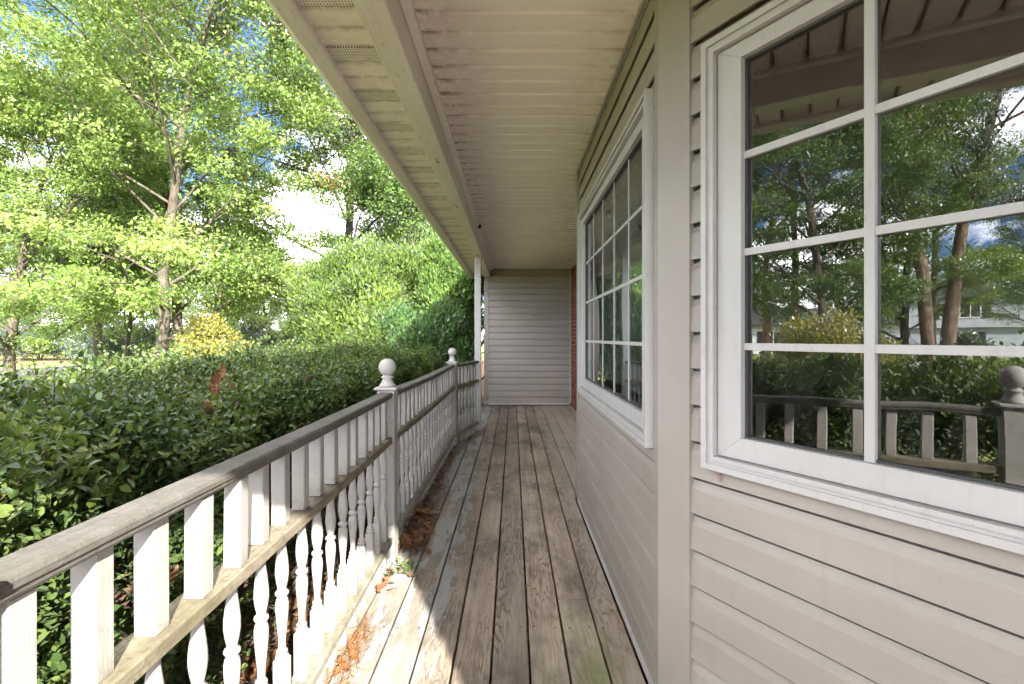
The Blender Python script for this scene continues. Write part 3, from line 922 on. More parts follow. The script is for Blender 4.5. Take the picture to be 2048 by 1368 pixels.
# ------------------------------------------------------------------ railing
TOPZ, MIDZ, LOWZ = .905, .668, .135
def spindle_mesh():
    mb = MB()
    z0, z1 = LOWZ, MIDZ - .038
    H = z1 - z0
    mb.box((-.0185, -.0185, z0), (.0185, .0185, z0 + .30 * H), None, .0025)
    pr = [(.010, .298), (.0165, .303), (.0185, .312), (.0165, .322), (.0115, .328), (.0150, .336), (.0160, .343), (.0145, .350), (.0098, .362), (.0098, .40), (.0125, .46),
          (.0160, .53), (.0182, .585), (.0180, .62), (.0155, .645), (.0115, .660), (.0165, .666), (.0190, .678), (.0165, .690), (.0110, .697), (.0120, .71), (.0160, .745),
          (.0188, .79), (.0182, .835), (.0150, .89), (.0115, .94), (.0105, .985), (.0110, 1.0)]
    mb.lathe([(r_, z0 + f_ * H) for r_, f_ in pr], 14)
    return mb.mesh('turned_spindle', 'white_paint')
SPM = spindle_mesh()
SQM = MB().box((-.0195, -.0195, MIDZ), (.0195, .0195, TOPZ - .032), None, .0025).mesh('square_baluster', 'white_paint')
FTM = MB().box((-.016, -.016, .002), (.016, .016, LOWZ - .036), None, .002).mesh('foot_block', 'white_paint')
RAILP = [(-.037, -.006), (-.033, 0.0), (-.028, .002), (.028, .002), (.033, 0.0), (.037, -.006), (.037, -.015), (.033, -.019), (.033, -.025), (.030, -.030), (-.030, -.030), (-.033, -.025), (-.033, -.019), (-.037, -.015)]
MIDP = [(-.036, -.004), (-.032, 0.0), (.032, 0.0), (.036, -.004), (.036, -.030), (.030, -.036), (-.030, -.036), (-.036, -.030)]
def railing(p0, p1, offs, label, sag=0.0):
    """railing between two posts, standing at p0"""
    d = Vector((p1[0] - p0[0], p1[1] - p0[1], 0))
    L = d.length
    rz = math.atan2(d.y, d.x)
    o = empty('porch_railing', (p0[0], p0[1], 0), rz)
    tag(o, label, 'railing', 'railing sections round the porch')
    a, b2 = .047, L - .047
    def wav(prof, z, mat, name, amp):
        mb = MB()
        N = max(4, int(L / .14))
        n_ = len(prof)
        vs_, fs_ = [], []
        for i in range(N + 1):
            u = a + (b2 - a) * i / N
            dz = amp * math.sin(u * 2.3 + p0[1] * 3) + sag * math.sin(math.pi * u / L)
            dy = amp * .8 * math.sin(u * 1.7 + 1 + p0[1])
            vs_ += [(u, w_ + dy, z + zz + dz) for w_, zz in prof]
        for i in range(N):
            fs_ += [(i * n_ + q, (i + 1) * n_ + q, (i + 1) * n_ + (q + 1) % n_, i * n_ + (q + 1) % n_) for q in range(n_)]
        fs_ += [tuple(range(n_)), tuple(reversed(range(N * n_, (N + 1) * n_)))]
        mb.add(vs_, fs_)
        return mb.build(name, mat, o)
    wav(RAILP, TOPZ, 'top_rail', 'top_rail', .0018)
    wav(MIDP, MIDZ, 'mid_rail', 'middle_rail', .0016)
    wav(MIDP, LOWZ, 'low_rail', 'bottom_rail', .0016)
    for u in offs:
        j = lambda q: random.uniform(-q, q)
        inst('turned_spindle', SPM, o, (u + j(.003), j(.002), 0), (0, 0, R(j(5))))
        inst('square_baluster', SQM, o, (u + j(.003), j(.002), 0), (R(j(.5)), R(j(.5)), R(j(2.5))))
        inst('foot_block', FTM, o, (u + j(.004), j(.003), 0), (0, 0, R(j(4))))
    return o
def seclen(i): return math.hypot(RAIL[i + 1][0] - RAIL[i][0], RAIL[i + 1][1] - RAIL[i][1])
def spaced(L, pitch=.132, first=.12):
    n_ = int((L - 2 * .09) / pitch)
    s_ = (L - n_ * pitch) / 2
    return [s_ + pitch * k for k in range(n_ + 1)]
railing(RAIL[0], RAIL[1], spaced(seclen(0)), 'white railing section nearest the photographer that turns back to the house')
railing(RAIL[1], RAIL[2], [.147 + .132 * k for k in range(16)], 'long white railing section in the foreground with sunlit turned spindles')
railing(RAIL[2], RAIL[3], spaced(seclen(2)), 'white railing section between the two ball-topped posts', -.006)
railing(RAIL[3], RAIL[4], spaced(seclen(3), .118), 'short white railing section angled from ball-topped post to roof column')

def newel(p, rz, label):
    o = empty('newel_post', (p[0], p[1], 0), rz)
    tag(o, label, 'post', 'ball topped posts of the railing')
    MB().box((-.046, -.046, .002), (.046, .046, .918), None, .004).build('post', 'white_paint', o)
    c = MB().box((-.060, -.060, .9185), (.060, .060, .934), None, .004)
    c.build('cap', 'white_paint', o)
    f = MB()
    zc = .934
    pr = [(.040, 0.0), (.044, .004), (.043, .010), (.034, .022), (.029, .033), (.027, .042), (.030, .046), (.033, .050), (.033, .055), (.027, .058), (.023, .062)]
    bz, br = .062 + .043, .0475
    for k in range(1, 12):
        a = -math.pi / 2 + math.pi * (k + .9) / 13.0
        pr.append((br * math.cos(a), bz + br * math.sin(a)))
    pr.append((.002, bz + br))
    f.lathe([(r_, zc + z_) for r_, z_ in pr], 24).build('ball_finial', 'white_paint', o)
    return o
newel(RAIL[1], R(2), 'ball-topped white post just behind the left picture edge')
newel(RAIL[2], R(1), 'ball-topped white post at the end of the foreground railing, nearer of two')
newel(RAIL[3], R(-4), 'ball-topped white post farther down the porch, smaller of two')

def column(p, label):
    o = empty('porch_column', (p[0], p[1], 0))
    tag(o, label, 'column', 'columns under the porch beam')
    MB().box((-.041, -.041, .002), (.041, .041, BZ - .001), None, .005).build('shaft', 'white_vinyl', o)
    MB().box((-.052, -.052, .002), (.052, .052, .05), None, .004).box((-.05, -.05, BZ - .030), (.05, .05, BZ - .0015), None, .003).build('base_collar', 'white_paint', o)
    return o
column((-.452, 6.50), 'slim white roof column at the far end of the railing')
column((-.452, -1.16), 'slim white roof column behind the photographer')

# ------------------------------------------------------------------ foliage tools
def quads_obj(name, V, F, mat, par=None, var=None, nv=4, loc=None):
    """fast mesh from vertex array V and face array F (all faces nv-sided); var = one number per face"""
    me = bpy.data.meshes.new(name)
    nf = len(F)
    me.vertices.add(len(V)); me.loops.add(nf * nv); me.polygons.add(nf)
    me.vertices.foreach_set('co', np.ascontiguousarray(V, dtype=np.float32).ravel())
    me.loops.foreach_set('vertex_index', np.ascontiguousarray(F, dtype=np.int32).ravel())
    me.polygons.foreach_set('loop_start', np.arange(0, nf * nv, nv, dtype=np.int32))
    me.materials.append(M[mat])
    if var is not None:
        at_ = me.attributes.new('var', 'FLOAT', 'FACE')
        at_.data.foreach_set('value', np.ascontiguousarray(var, dtype=np.float32))
    me.update(calc_edges=True)
    o = bpy.data.objects.new(name, me)
    if loc is not None: o.location = loc
    link(o)
    return parent(o, par)

def unit(a): return a / np.maximum(np.linalg.norm(a, axis=1, keepdims=True), 1e-9)

def leaf_quads(P, A, N, L, W, fold=0.18, droop=0.0):
    """one folded diamond-ish leaf at each P along A, facing N: two quads when fold is a keel, else one"""
    A = unit(A)
    B = unit(np.cross(N, A))
    N2 = np.cross(A, B)
    L, W = L[:, None], W[:, None]
    base = P
    tip = P + A * L - N2 * (L * droop)
    l_ = P + A * L * .45 + B * W * .5 + N2 * W * fold
    r_ = P + A * L * .45 - B * W * .5 + N2 * W * fold
    n_ = len(P)
    V = np.stack([base, r_, tip, l_], 1).reshape(-1, 3)
    F = np.arange(n_ * 4).reshape(n_, 4)
    return V, F

def leaf_ovate(P, A, N, L, W, fold=0.2):
    """rounder leaf: two quads each (keeled), eight-sided outline"""
    A = unit(A)
    B = unit(np.cross(N, A))
    N2 = np.cross(A, B)
    L, W = L[:, None], W[:, None]
    v = [P, P + A * L * .33 + B * W * .48 + N2 * W * fold, P + A * L * .70 + B * W * .40 + N2 * W * fold, P + A * L,
         P + A * L * .33 - B * W * .48 + N2 * W * fold, P + A * L * .70 - B * W * .40 + N2 * W * fold]
    n_ = len(P)
    V = np.stack(v, 1).reshape(-1, 3)
    k = np.arange(n_)[:, None] * 6
    F = np.concatenate([k + np.array([[0, 1, 2, 3]]), k + np.array([[0, 3, 5, 4]])], 1).reshape(-1, 4)
    return V, F

class Wood:
    def __init__(self): self.V, self.F, self.n = [], [], 0
    def tube(self, pts, rad, n=5):
        pts = np.asarray(pts, float)
        d = np.gradient(pts, axis=0)
        d = unit(d)
        a = unit(np.cross(d, np.array([[.31, .17, .93]]) + 0 * d))
        b2 = np.cross(d, a)
        th = np.linspace(0, 2 * np.pi, n, endpoint=False)
        r_ = np.asarray(rad, float)[:, None, None]
        ring = pts[:, None, :] + r_ * (np.cos(th)[None, :, None] * a[:, None, :] + np.sin(th)[None, :, None] * b2[:, None, :])
        m_ = len(pts)
        V = ring.reshape(-1, 3)
        i = np.arange(m_ - 1)[:, None] * n
        k = np.arange(n)[None, :]
        F = np.stack([i + k, i + (k + 1) % n, i + n + (k + 1) % n, i + n + k], -1).reshape(-1, 4)
        self.V.append(V); self.F.append(F + self.n); self.n += len(V)
    def get(self): return np.concatenate(self.V), np.concatenate(self.F)

def curve(p0, d0, L, n, bend, jit, r):
    """wandering branch: start p0, direction d0, bending towards 'bend'"""
    pts = [np.array(p0, float)]
    d = np.array(d0, float)
    for i in range(n):
        d = d + np.array(bend) / n + r.normal(0, jit, 3)
        d /= np.linalg.norm(d)
        pts.append(pts[-1] + d * L / n)
    return np.array(pts)

def make_tree(seed, H=14, base=3.5, Rr=4.5, r0=.2, n1=24, lean=(0, 0), leaf=.115, per=34, spread=.34, n2=7, n3=5, wid=.62, up=0.45, leafless=0.0):
    r = np.random.default_rng(seed)
    w = Wood()
    N = 12
    tr = [np.zeros(3)]
    d = np.array([lean[0], lean[1], 1.0]); d /= np.linalg.norm(d)
    for i in range(N):
        d = d + r.normal(0, .045, 3); d[2] = max(d[2], .8); d /= np.linalg.norm(d)
        tr.append(tr[-1] + d * H * .94 / N)
    tr = np.array(tr)
    f = np.linspace(0, 1, N + 1)
    rad = r0 * (1 - f) ** .8 + .012
    rad[0] *= 1.35
    w.tube(tr, rad, 9)
    twC, twD = [], []
    for i in range(n1):
        h = base / H + (1 - base / H) * ((i + r.uniform(0, .9)) / n1) ** .92
        h = min(h * .94, .93)
        k = h * N
        j = min(int(k), N - 1)
        p0 = tr[j] + (tr[j + 1] - tr[j]) * (k - j)
        az = i * 2.39996 + r.uniform(-.5, .5)
        hh = (h * H - base) / max(H - base, 1)
        shape = (0.62 + .55 * math.sin(math.pi * min(1, hh * .8 + .12))) * (1 - .55 * max(0, hh - .55) / .45)
        L = Rr * shape * r.uniform(.75, 1.15)
        el = R(r.uniform(12, 35) + 38 * hh)
        d0 = np.array([math.cos(az) * math.cos(el), math.sin(az) * math.cos(el), math.sin(el)])
        pts = curve(p0, d0, L, 7, (0, 0, up * r.uniform(-.6, 1.0)), .09, r)
        rb = max(.012, rad[j] * .36)
        w.tube(pts, np.linspace(rb, .010, 8), 5)
        for s in range(n2):
            fr = .25 + .75 * (s + r.uniform(0, .9)) / n2
            kk = min(fr * 7, 6.99); jj = int(kk)
            q0 = pts[jj] + (pts[jj + 1] - pts[jj]) * (kk - jj)
            dd = pts[jj + 1] - pts[jj]; dd /= np.linalg.norm(dd)
            side = np.cross(dd, [0, 0, 1]); side /= max(np.linalg.norm(side), 1e-6)
            sg = 1 if s % 2 else -1
            d2 = dd * .65 + side * sg * r.uniform(.5, 1.0) + np.array([0, 0, r.uniform(-.25, .45)])
            d2 /= np.linalg.norm(d2)
            L2 = L * .42 * (1.15 - .55 * fr) * r.uniform(.7, 1.25) + .25
            p2 = curve(q0, d2, L2, 4, (0, 0, r.uniform(-.25, .25)), .12, r)
            w.tube(p2, np.linspace(max(.009, rb * .35), .005, 5), 4)
            for t in range(n3):
                ft = .3 + .7 * (t + r.uniform(0, .9)) / n3
                kt = min(ft * 4, 3.99); jt = int(kt)
                s0 = p2[jt] + (p2[jt + 1] - p2[jt]) * (kt - jt)
                d3 = (p2[jt + 1] - p2[jt]); d3 /= np.linalg.norm(d3)
                d3 = d3 + r.normal(0, .55, 3) * np.array([1, 1, .55]); d3 /= np.linalg.norm(d3)
                L3 = r.uniform(.25, .55)
                if r.random() < .55:
                    w.tube(np.array([s0, s0 + d3 * L3]), np.array([.005, .003]), 3)
                if r.random() < leafless: continue
                twC.append(s0 + d3 * L3 * .6); twD.append(d3)
    C = np.array(twC); D = np.array(twD)
    m_ = len(C)
    n_leaf = r.integers(int(per * .5), int(per * 1.5), m_)
    idx = np.repeat(np.arange(m_), n_leaf)
    n_ = len(idx)
    off = r.normal(0, 1, (n_, 3)) * np.array([spread, spread, spread * .42]) * (.45 + .75 * r.random(m_))[idx][:, None]
    P = C[idx] + off
    A = D[idx] * .5 + r.normal(0, .8, (n_, 3)) + np.array([0, 0, -.25])
    Nn = np.array([[.14, -.36, .55]]) + r.normal(0, .42, (n_, 3))
    L = leaf * r.uniform(.5, 1.6, n_)
    V, F = leaf_quads(P, A, Nn, L, L * wid * r.uniform(.8, 1.2, n_), .16, .15)
    tw = r.uniform(0, .5, m_)
    var = np.clip(tw[idx] * 1.2 + r.uniform(0, .28, n_), 0, .96)
    turned = r.random(m_) < .006
    var[turned[idx] & (r.random(n_) < .7)] = 1.0
    var[r.random(n_) < .002] = 1.0
    wv, wf = w.get()
    return wv, wf, V, F, var

TREE_DATA = {}
def tree(kind, data, leafmat, barkmat, loc, rz, sc, label, group=None, cat='tree', name=None):
    """tree > trunk, crown; the first one of a kind builds its meshes, later ones share them"""
    o = empty(name or 'oak_tree', loc, rz)
    o.scale = (sc, sc, sc)
    tag(o, label, cat, group)
    key = kind
    if key not in TREE_DATA:
        wv, wf, V, F, var = data()
        t = quads_obj('trunk', wv, wf, barkmat, o)
        t.data.polygons.foreach_set('use_smooth', np.ones(len(wf), bool))
        c = quads_obj('crown', V, F, leafmat, o, var)
        TREE_DATA[key] = (t.data, c.data)
    else:
        t = inst('trunk', TREE_DATA[key][0], o)
        c = inst('crown', TREE_DATA[key][1], o)
    for q_, mt in ((t, barkmat), (c, leafmat)):
        q_.material_slots[0].link = 'OBJECT'
        q_.material_slots[0].material = M[mt]
    return o

K = {
 'oakA': lambda: make_tree(3, 15, 1.5, 4.6, .15, 30, (.05, 0), .085, 120, .34, 7, 5),
 'oakB': lambda: make_tree(5, 13, 1.5, 3.6, .16, 26, (-.03, .02), .082, 112, .33, 7, 5),
 'oakC': lambda: make_tree(8, 16, 1.9, 5.0, .18, 32, (.02, -.02), .088, 120, .35, 7, 5),
 'oakD': lambda: make_tree(13, 12, 1.1, 4.4, .18, 28, (-.05, 0), .083, 120, .34, 7, 5),
 'sap': lambda: make_tree(21, 7, 1.2, 2.2, .075, 18, (.02, .02), .08, 80, .30, 6, 4),
 'pine': lambda: make_tree(31, 17, 6.0, 3.6, .24, 22, (.02, .03), .11, 60, .30, 6, 5, .3),
 'vine': lambda: make_tree(41, 9, 0.8, 2.3, .16, 28, (.03, 0), .085, 90, .28, 6, 5),
}
def put(kind, px, Y, label, leafmat='oak_leaf', barkmat='bark', rz=0.0, sc=1.0, group=None, name=None):
    return tree(kind, K[kind], leafmat, barkmat, (at(px, Y), Y, GZ - .03), rz, sc, label, group, name=name)

put('oakA', 312, 14.0, 'tall light green oak whose leaning trunk splits high above the hedge', rz=.3)
put('oakB', 362, 17.5, 'slimmer oak with a straight trunk right behind the leaning oak', rz=1.1, sc=1.05)
put('oakC', 655, 17.5, 'big spreading oak with dark forked trunk left of the bright cedar', rz=2.0)
put('oakD', 20, 13.5, 'broad low-branched oak filling the left edge of the picture', rz=.4, sc=.74)
put('oakB', 190, 21, 'pale-trunked oak behind the hedge at the left', rz=3.0, sc=1.0)
put('sap', 246, 17, 'young slender tree with a thin pale stem above the hedge', rz=.7)
put('vine', 812, 15.5, 'vine-covered tree with bare dead twigs behind the bright cedar', 'oak_leaf_deep', rz=.6, sc=.95)
put('oakA', 905, 22, 'tall dense green oak rising behind the vine-covered tree', 'oak_leaf_deep', rz=4.0, sc=.95)
put('oakD', 500, 30, 'round-crowned oak in the gap beyond the yellow shrub', rz=2.2, sc=.62)
put('sap', 540, 19, 'small light green tree between golden shrub and dark oak trunk', rz=1.9, sc=.75)
# row of trees far off, beyond the street and all round the lots
ORD = ['first', 'second', 'third', 'fourth', 'fifth', 'sixth', 'seventh', 'eighth', 'ninth', 'tenth', 'eleventh', 'twelfth', 'thirteenth', 'fourteenth', 'fifteenth', 'sixteenth']
far = [(-62, 62), (-52, 58), (-50, 48), (-46, 70), (-44, 44), (-38, 52), (-35, 42), (-30, 56), (-27, 42), (-23, 60), (-19, 44), (-15, 60), (-12, 46), (-8, 56), (-6, 42)]
far.sort(key=lambda q_: q_[0] / q_[1])
for i, (x_, y_) in enumerate(far):
    kk = ['oakD', 'oakA', 'oakB'][i % 3]
    tree(kk, K[kk], 'oak_leaf_deep', 'bark', (x_, y_, GZ - .03), i * 1.3, .55 + .1 * (i % 3),
         'hazy green tree in the distant row behind the oaks, %s from the left' % ORD[i], 'distant row of trees')
# trees mirrored in the near bay window
def mir(px, D):
    P = Vector(((px - 1026) / 1006 * D, D)); C_ = Vector((X_MID, Y_C)); n_ = Vector((-C30, -S30))
    return P - 2 * (P - C_).dot(n_) * n_
q = mir(1862, 17); tree('pine', K['pine'], 'pine_leaf', 'pine_bark', (q.x, q.y, GZ - .03), .3, .95, 'rough dark pine trunk mirrored in the window, left of the pair', 'pines mirrored in the window', name='pine_tree')
q = mir(1897, 17.6); tree('pine', K['pine'], 'pine_leaf', 'pine_bark', (q.x, q.y, GZ - .03), 2.3, 1.05, 'rough pine trunk mirrored in the window, right of the pair', 'pines mirrored in the window', name='pine_tree')
q = mir(1530, 21); tree('pine', K['pine'], 'pine_leaf', 'red_pine_bark', (q.x, q.y, GZ - .03), 1.3, .72, 'slender orange-barked pine mirrored at the left of the window', 'slender pines mirrored in the window', name='pine_tree')
q = mir(1577, 22); tree('pine', K['pine'], 'pine_leaf', 'red_pine_bark', (q.x, q.y, GZ - .03), 4.0, .70, 'slender orange-barked pine mirrored beside the yellow shrub', 'slender pines mirrored in the window', name='pine_tree')
q = mir(1640, 17); tree('oakD', K['oakD'], 'oak_leaf_deep', 'bark', (q.x, q.y, GZ - .03), 1.0, .95, 'dark leafy oak mirrored in the left column of the window panes')
q = mir(1800, 19); tree('oakB', K['oakB'], 'oak_leaf', 'bark', (q.x, q.y, GZ - .03), 2.0, .9, 'light green oak mirrored behind the window muntins')
q = mir(2120, 30); tree('oakD', K['oakD'], 'oak_leaf_deep', 'bark', (q.x, q.y, GZ - .03), 5.0, .95, 'dark round oak mirrored beside the grey house')
for i, (px, D) in enumerate([(1480, 60), (1560, 64), (1650, 62), (1740, 66), (1830, 68), (1930, 66), (2060, 62), (2130, 54)]):
    q = mir(px, D)
    kk = ['oakA', 'oakD', 'oakC'][i % 3]
    tree(kk, K[kk], 'oak_leaf_deep', 'bark', (q.x, q.y, GZ - .03), i * 1.9, .72, 'tall green tree in the mirrored row behind the grey house, %s from the left' % ORD[i], 'trees behind the grey house')

# ------------------------------------------------------------------ shrubs
def bush(seed, name, rx, ry, h, n_tuft, per, L, W, mat, loc, label, up=.8, lump=.22, cat='shrub', inner=0.55, shape=1.0):
    r = np.random.default_rng(seed)
    o = empty(name, loc)
    tag(o, label, cat)
    n_ = n_tuft
    th = r.uniform(0, 2 * np.pi, n_)
    u = r.uniform(0, 1, n_)
    ph = np.arccos(1 - u * 1.25)             # top and sides, a little under
    ph = np.minimum(ph, 1.9)
    D = np.stack([np.cos(th) * np.sin(ph), np.sin(th) * np.sin(ph), np.cos(ph)], 1)
    # union of lobes: each tuft sits on the outer skin of one lobe
    nb_ = 34
    bc = unit(r.normal(0, 1, (nb_, 3)) + np.array([[0, 0, .25]])) * r.uniform(.40, .92, (nb_, 1))
    bc[:, 2] = np.abs(bc[:, 2]) * .95 - .25 * (r.random(nb_) < .4)
    br_ = r.uniform(.14, .34, nb_) * (.8 + lump)
    pick = r.choice(nb_, n_, p=br_ ** 2 / (br_ ** 2).sum())
    D = unit(D + bc[pick] * .55)
    C = bc[pick] + D * (br_[pick] * (inner + (1 - inner) * r.uniform(0, 1, n_) ** .35))[:, None]
    C = C * (1 + r.exponential(.045, n_))[:, None] * np.array([[rx, ry, h * .55]])
    C[:, 2] = C[:, 2] * np.where(C[:, 2] > 0, shape, 1.0) + h * .45
    ok = C[:, 2] > .03
    C, D = C[ok], D[ok]
    m_ = len(C)
    idx = np.repeat(np.arange(m_), per)
    k = len(idx)
    A = D[idx] * .7 + np.array([[0, 0, up]]) + r.normal(0, .55, (k, 3))
    P = C[idx] + r.normal(0, 1, (k, 3)) * L * .9
    Nn = D[idx] + r.normal(0, .5, (k, 3))
    LL = L * r.uniform(.6, 1.4, k)
    V, F = leaf_quads(P, A, Nn, LL, LL * W * r.uniform(.7, 1.3, k), .15, .1)
    tv = np.clip(r.uniform(0, .35, m_) + r.uniform(-.12, .3, nb_)[pick[ok]], 0, .7)
    var = np.clip(tv[idx] + r.uniform(0, .45, k), 0, .97)
    quads_obj('foliage', V, F, mat, o, var)
    w = Wood()
    for i in range(9):
        a = r.uniform(0, 6.28)
        p_ = curve((0, 0, -.05), (math.cos(a) * .45, math.sin(a) * .45, 1), h * r.uniform(.5, .8), 5, (0, 0, .2), .12, r)
        w.tube(p_, np.linspace(.03, .008, 6), 5)
    wv, wf = w.get()
    quads_obj('stem', wv, wf, 'stem', o)
    return o
def sh(px, Y): return (at(px, Y), Y, GZ - .02)
bush(101, 'cedar_shrub', 2.2, 1.7, 3.8, 9500, 9, .095, .34, 'cedar_leaf', sh(745, 11.6), 'huge bright yellow-green cedar shrub behind the railing', .9, .3, inner=.7)
bush(102, 'cedar_shrub', 1.1, 1.1, 3.4, 5200, 9, .085, .34, 'cedar_leaf', sh(865, 12.6), 'upright yellow-green cedar right of the huge bright one', 1.0, .3, inner=.7, shape=1.15)
bush(103, 'cedar_shrub', .62, 1.0, 3.5, 6000, 9, .08, .36, 'mid_cedar_leaf', (-1.24, 9.9, GZ - .02), 'fresh green cedar close to the roof column', .9, .3, inner=.7)
bush(106, 'cedar_shrub', .85, 1.0, 2.1, 4500, 9, .08, .36, 'dark_cedar_leaf', sh(855, 8.9), 'lower dark green cedar between hedge end and yellow-green cedars', .9, .3, inner=.7)
bush(104, 'yellow_shrub', .7, .7, 2.15, 1500, 9, .085, .5, 'yellow_leaf', sh(420, 12.6), 'golden yellow shrub glowing behind the hedge', .5, .35)
bush(105, 'yellow_shrub', 1.4, 1.2, 2.25, 1700, 9, .11, .4, 'yellow_leaf', (*mir(1665, 13.2), GZ - .02), 'golden yellow shrub mirrored low in the left window panes', .6, .35)
for i, (px, Y, rx, h, lab) in enumerate([(500, 22, 1.6, 2.2, 'grey green shrub right of the golden shrub'), (560, 21, 1.5, 2.0, 'grey green shrub midway between golden shrub and dark oak trunk'),
                                    (622, 20, 1.5, 2.1, 'grey green shrub against the dark oak trunk'), (262, 25, 2.0, 2.4, 'round green shrub beside the young slender tree'), (215, 27, 2.0, 2.6, 'round green shrub next to the pale-trunked oak'), (345, 22, 1.7, 2.2, 'green shrub behind the leaning oak trunk')]):
    bush(120 + i, 'shrub', rx, 1.2, h, 1300, 9, .12, .5, 'shrub_leaf', sh(px, Y), lab, .4, .3)
bush(130, 'spreading_conifer', 3.6, 2.0, 2.3, 2200, 10, .3, .2, 'pine_leaf', sh(80, 38.5), 'dark spreading conifer on the mulch bed across the lawn', .1, .3)
bush(131, 'dark_shrub', 2.6, 1.5, 1.7, 1200, 9, .16, .4, 'pine_leaf', sh(285, 33), 'low dark shrub behind the young slender tree', .4, .3)
bush(132, 'shrub', 2.2, 1.6, 2.1, 1300, 9, .16, .5, 'shrub_leaf', (*mir(1930, 38), GZ - .02), 'green shrub mirrored at the foot of the grey house', .4, .3)

# ------------------------------------------------------------------ hedge along the railing
HX0, HX1, HY0, HY1, HTOP = -2.75, -1.10, -3.2, 7.6, 1.0
hedge = empty('hedge', (-1.8, 2.2, GZ))
tag(hedge, 'long dense dark green hedge growing just outside the white railing', 'hedge')
def hedge_noise(a, b2, s=1.0):
    return (np.sin(a * 2.1 * s + 1.3 * np.sin(b2 * 1.7 * s)) + np.sin(b2 * 3.3 * s + 2.0 + 1.1 * np.sin(a * 2.9 * s)) * .6 + np.sin(a * 5.7 * s + b2 * 4.9 * s) * .35) / 1.95
def hedge_leaves(n_, y0, y1, ovate, scale):
    r = rng
    y = r.uniform(y0, y1, n_)
    face = r.choice(4, n_, p=[.40, .36, .12, .12])          # top, porch side, street side, inside
    x = np.empty(n_); z = np.empty(n_)
    hw = (HX1 - HX0) / 2; xc = (HX0 + HX1) / 2
    bulge = 1 + .12 * hedge_noise(y, y * .3)
    topz = HTOP - .02 + .06 * hedge_noise(y * 1.3, y) + .05 * hedge_noise(y * 4.1, y * 2.3 + 1) - GZ
    depth = np.abs(r.normal(0, .10, n_))
    up = r.uniform(-1, 1, n_)
    t = face == 0
    x[t] = xc + hw * up[t] * bulge[t]
    z[t] = topz[t] * (1 - .10 * np.abs(up[t]) ** 3) - depth[t] + .075 * hedge_noise(x[t] * 4.5, y[t] * 3.2) + r.exponential(.032, t.sum())
    for fc, sg in ((1, 1), (2, -1)):
        s = face == fc
        zz = r.uniform(0.12, 1, s.sum()) ** .75
        z[s] = topz[s] * zz
        prof = np.where(zz > .75, 1 - .6 * (zz - .75) ** 2 / .0625 * .35, 1.0) * (1 - .20 * np.clip(.45 - zz, 0, 1))
        x[s] = xc + sg * (hw * bulge[s] * prof - depth[s] + .10 * hedge_noise(z[s] * 4.2, y[s] * 3.1))
    s = face == 3
    z[s] = r.uniform(.35, 1.35, s.sum()); x[s] = xc + hw * .85 * up[s]
    # thin the lower part and open holes so light shows through
    hol = hedge_noise(y * 2.2 + 3, z * 3.1 + x)
    keep = r.random(n_) < np.clip(.10 + .95 * (z - .25) / .75, .10, 1) * np.where(hol > .42, .16, 1)
    x, y, z, face = x[keep], y[keep], z[keep], face[keep]
    P = np.stack([x, y, z + GZ], 1)
    # rank leaves in sprigs: quantise the shoot direction by cell
    out = np.stack([np.where(face == 1, .9, np.where(face == 2, -.9, .0)), np.zeros(len(x)), np.where(face == 0, 1., .45)], 1)
    A = out * .55 + r.normal(0, .65, (len(x), 3))
    N = np.array([[0, 0, .8]]) + out * .5 + r.normal(0, .45, (len(x), 3))
    L = .026 * scale * r.uniform(.4, 1.55, len(x))
    W = L * r.uniform(.48, .66, len(x))
    V, F = (leaf_ovate if ovate else leaf_quads)(P, A, N, L, W)
    base = np.clip(.25 + .28 * hedge_noise(y * 3, z * 4 + x * 3) + r.uniform(-.1, .55, len(x)), 0, .93)
    young = (r.random(len(x)) < .07) & (z + GZ > HTOP - .28)
    base[young] = r.uniform(.9, .97, young.sum())
    return V, F, (np.repeat(base, 2) if ovate else base)
def local(V, o): return V - np.array(o.location)
V, F, var = hedge_leaves(230000, .35, 4.2, True, 1.0)
quads_obj('foliage', local(V, hedge), F, 'hedge_leaf', hedge, var)
V, F, var = hedge_leaves(140000, 4.2, HY1, False, 1.15)
quads_obj('foliage', local(V, hedge), F, 'hedge_leaf', hedge, var)
V, F, var = hedge_leaves(52000, HY0, .35, False, 1.25)
quads_obj('foliage', local(V, hedge), F, 'hedge_leaf', hedge, var)
# single shoots standing proud of the clipped top
r = rng
PP, AA, NN, LLs, vv_ = [], [], [], [], []
tw = Wood()
for i in range(800):
    y0 = r.uniform(.3, 7.3); x0 = r.uniform(HX0 + .1, HX1 - .02)
    z0 = HTOP + .05 * float(hedge_noise(np.array(y0 * 1.3), np.array(y0))) - .04 - .16 * abs((x0 - (HX0 + HX1) / 2) / 0.87) ** 3
    Ls = r.uniform(.07, .24)
    d = np.array([r.normal(0, .3), r.normal(0, .3), 1.0]); d /= np.linalg.norm(d)
    if r.random() < .35:                      # shoots out of the porch side
        x0 = HX1 - .05; z0 = r.uniform(.0, .9); d = np.array([.9, r.normal(0, .4), r.uniform(.2, .9)]); d /= np.linalg.norm(d)
    p_ = np.array([x0, y0, z0])
    tw.tube(np.array([p_, p_ + d * Ls]), np.array([.0022, .0012]), 3)
    for k in range(int(Ls / .014)):
        a = k * 2.4
        q_ = p_ + d * (k * .014)
        s_ = np.array([math.cos(a), math.sin(a), .35])
        PP.append(q_); AA.append(s_ + d * .3); NN.append(d + np.array([0, 0, .3])); LLs.append(.026 * r.uniform(.6, 1.2)); vv_.append(r.uniform(.55, .97))
PP, AA, NN, LLs = map(np.array, (PP, AA, NN, LLs))
V, F = leaf_ovate(PP, AA, NN, LLs, LLs * .55)
quads_obj('foliage', local(V, hedge), F, 'hedge_leaf', hedge, np.repeat(np.array(vv_), 2))
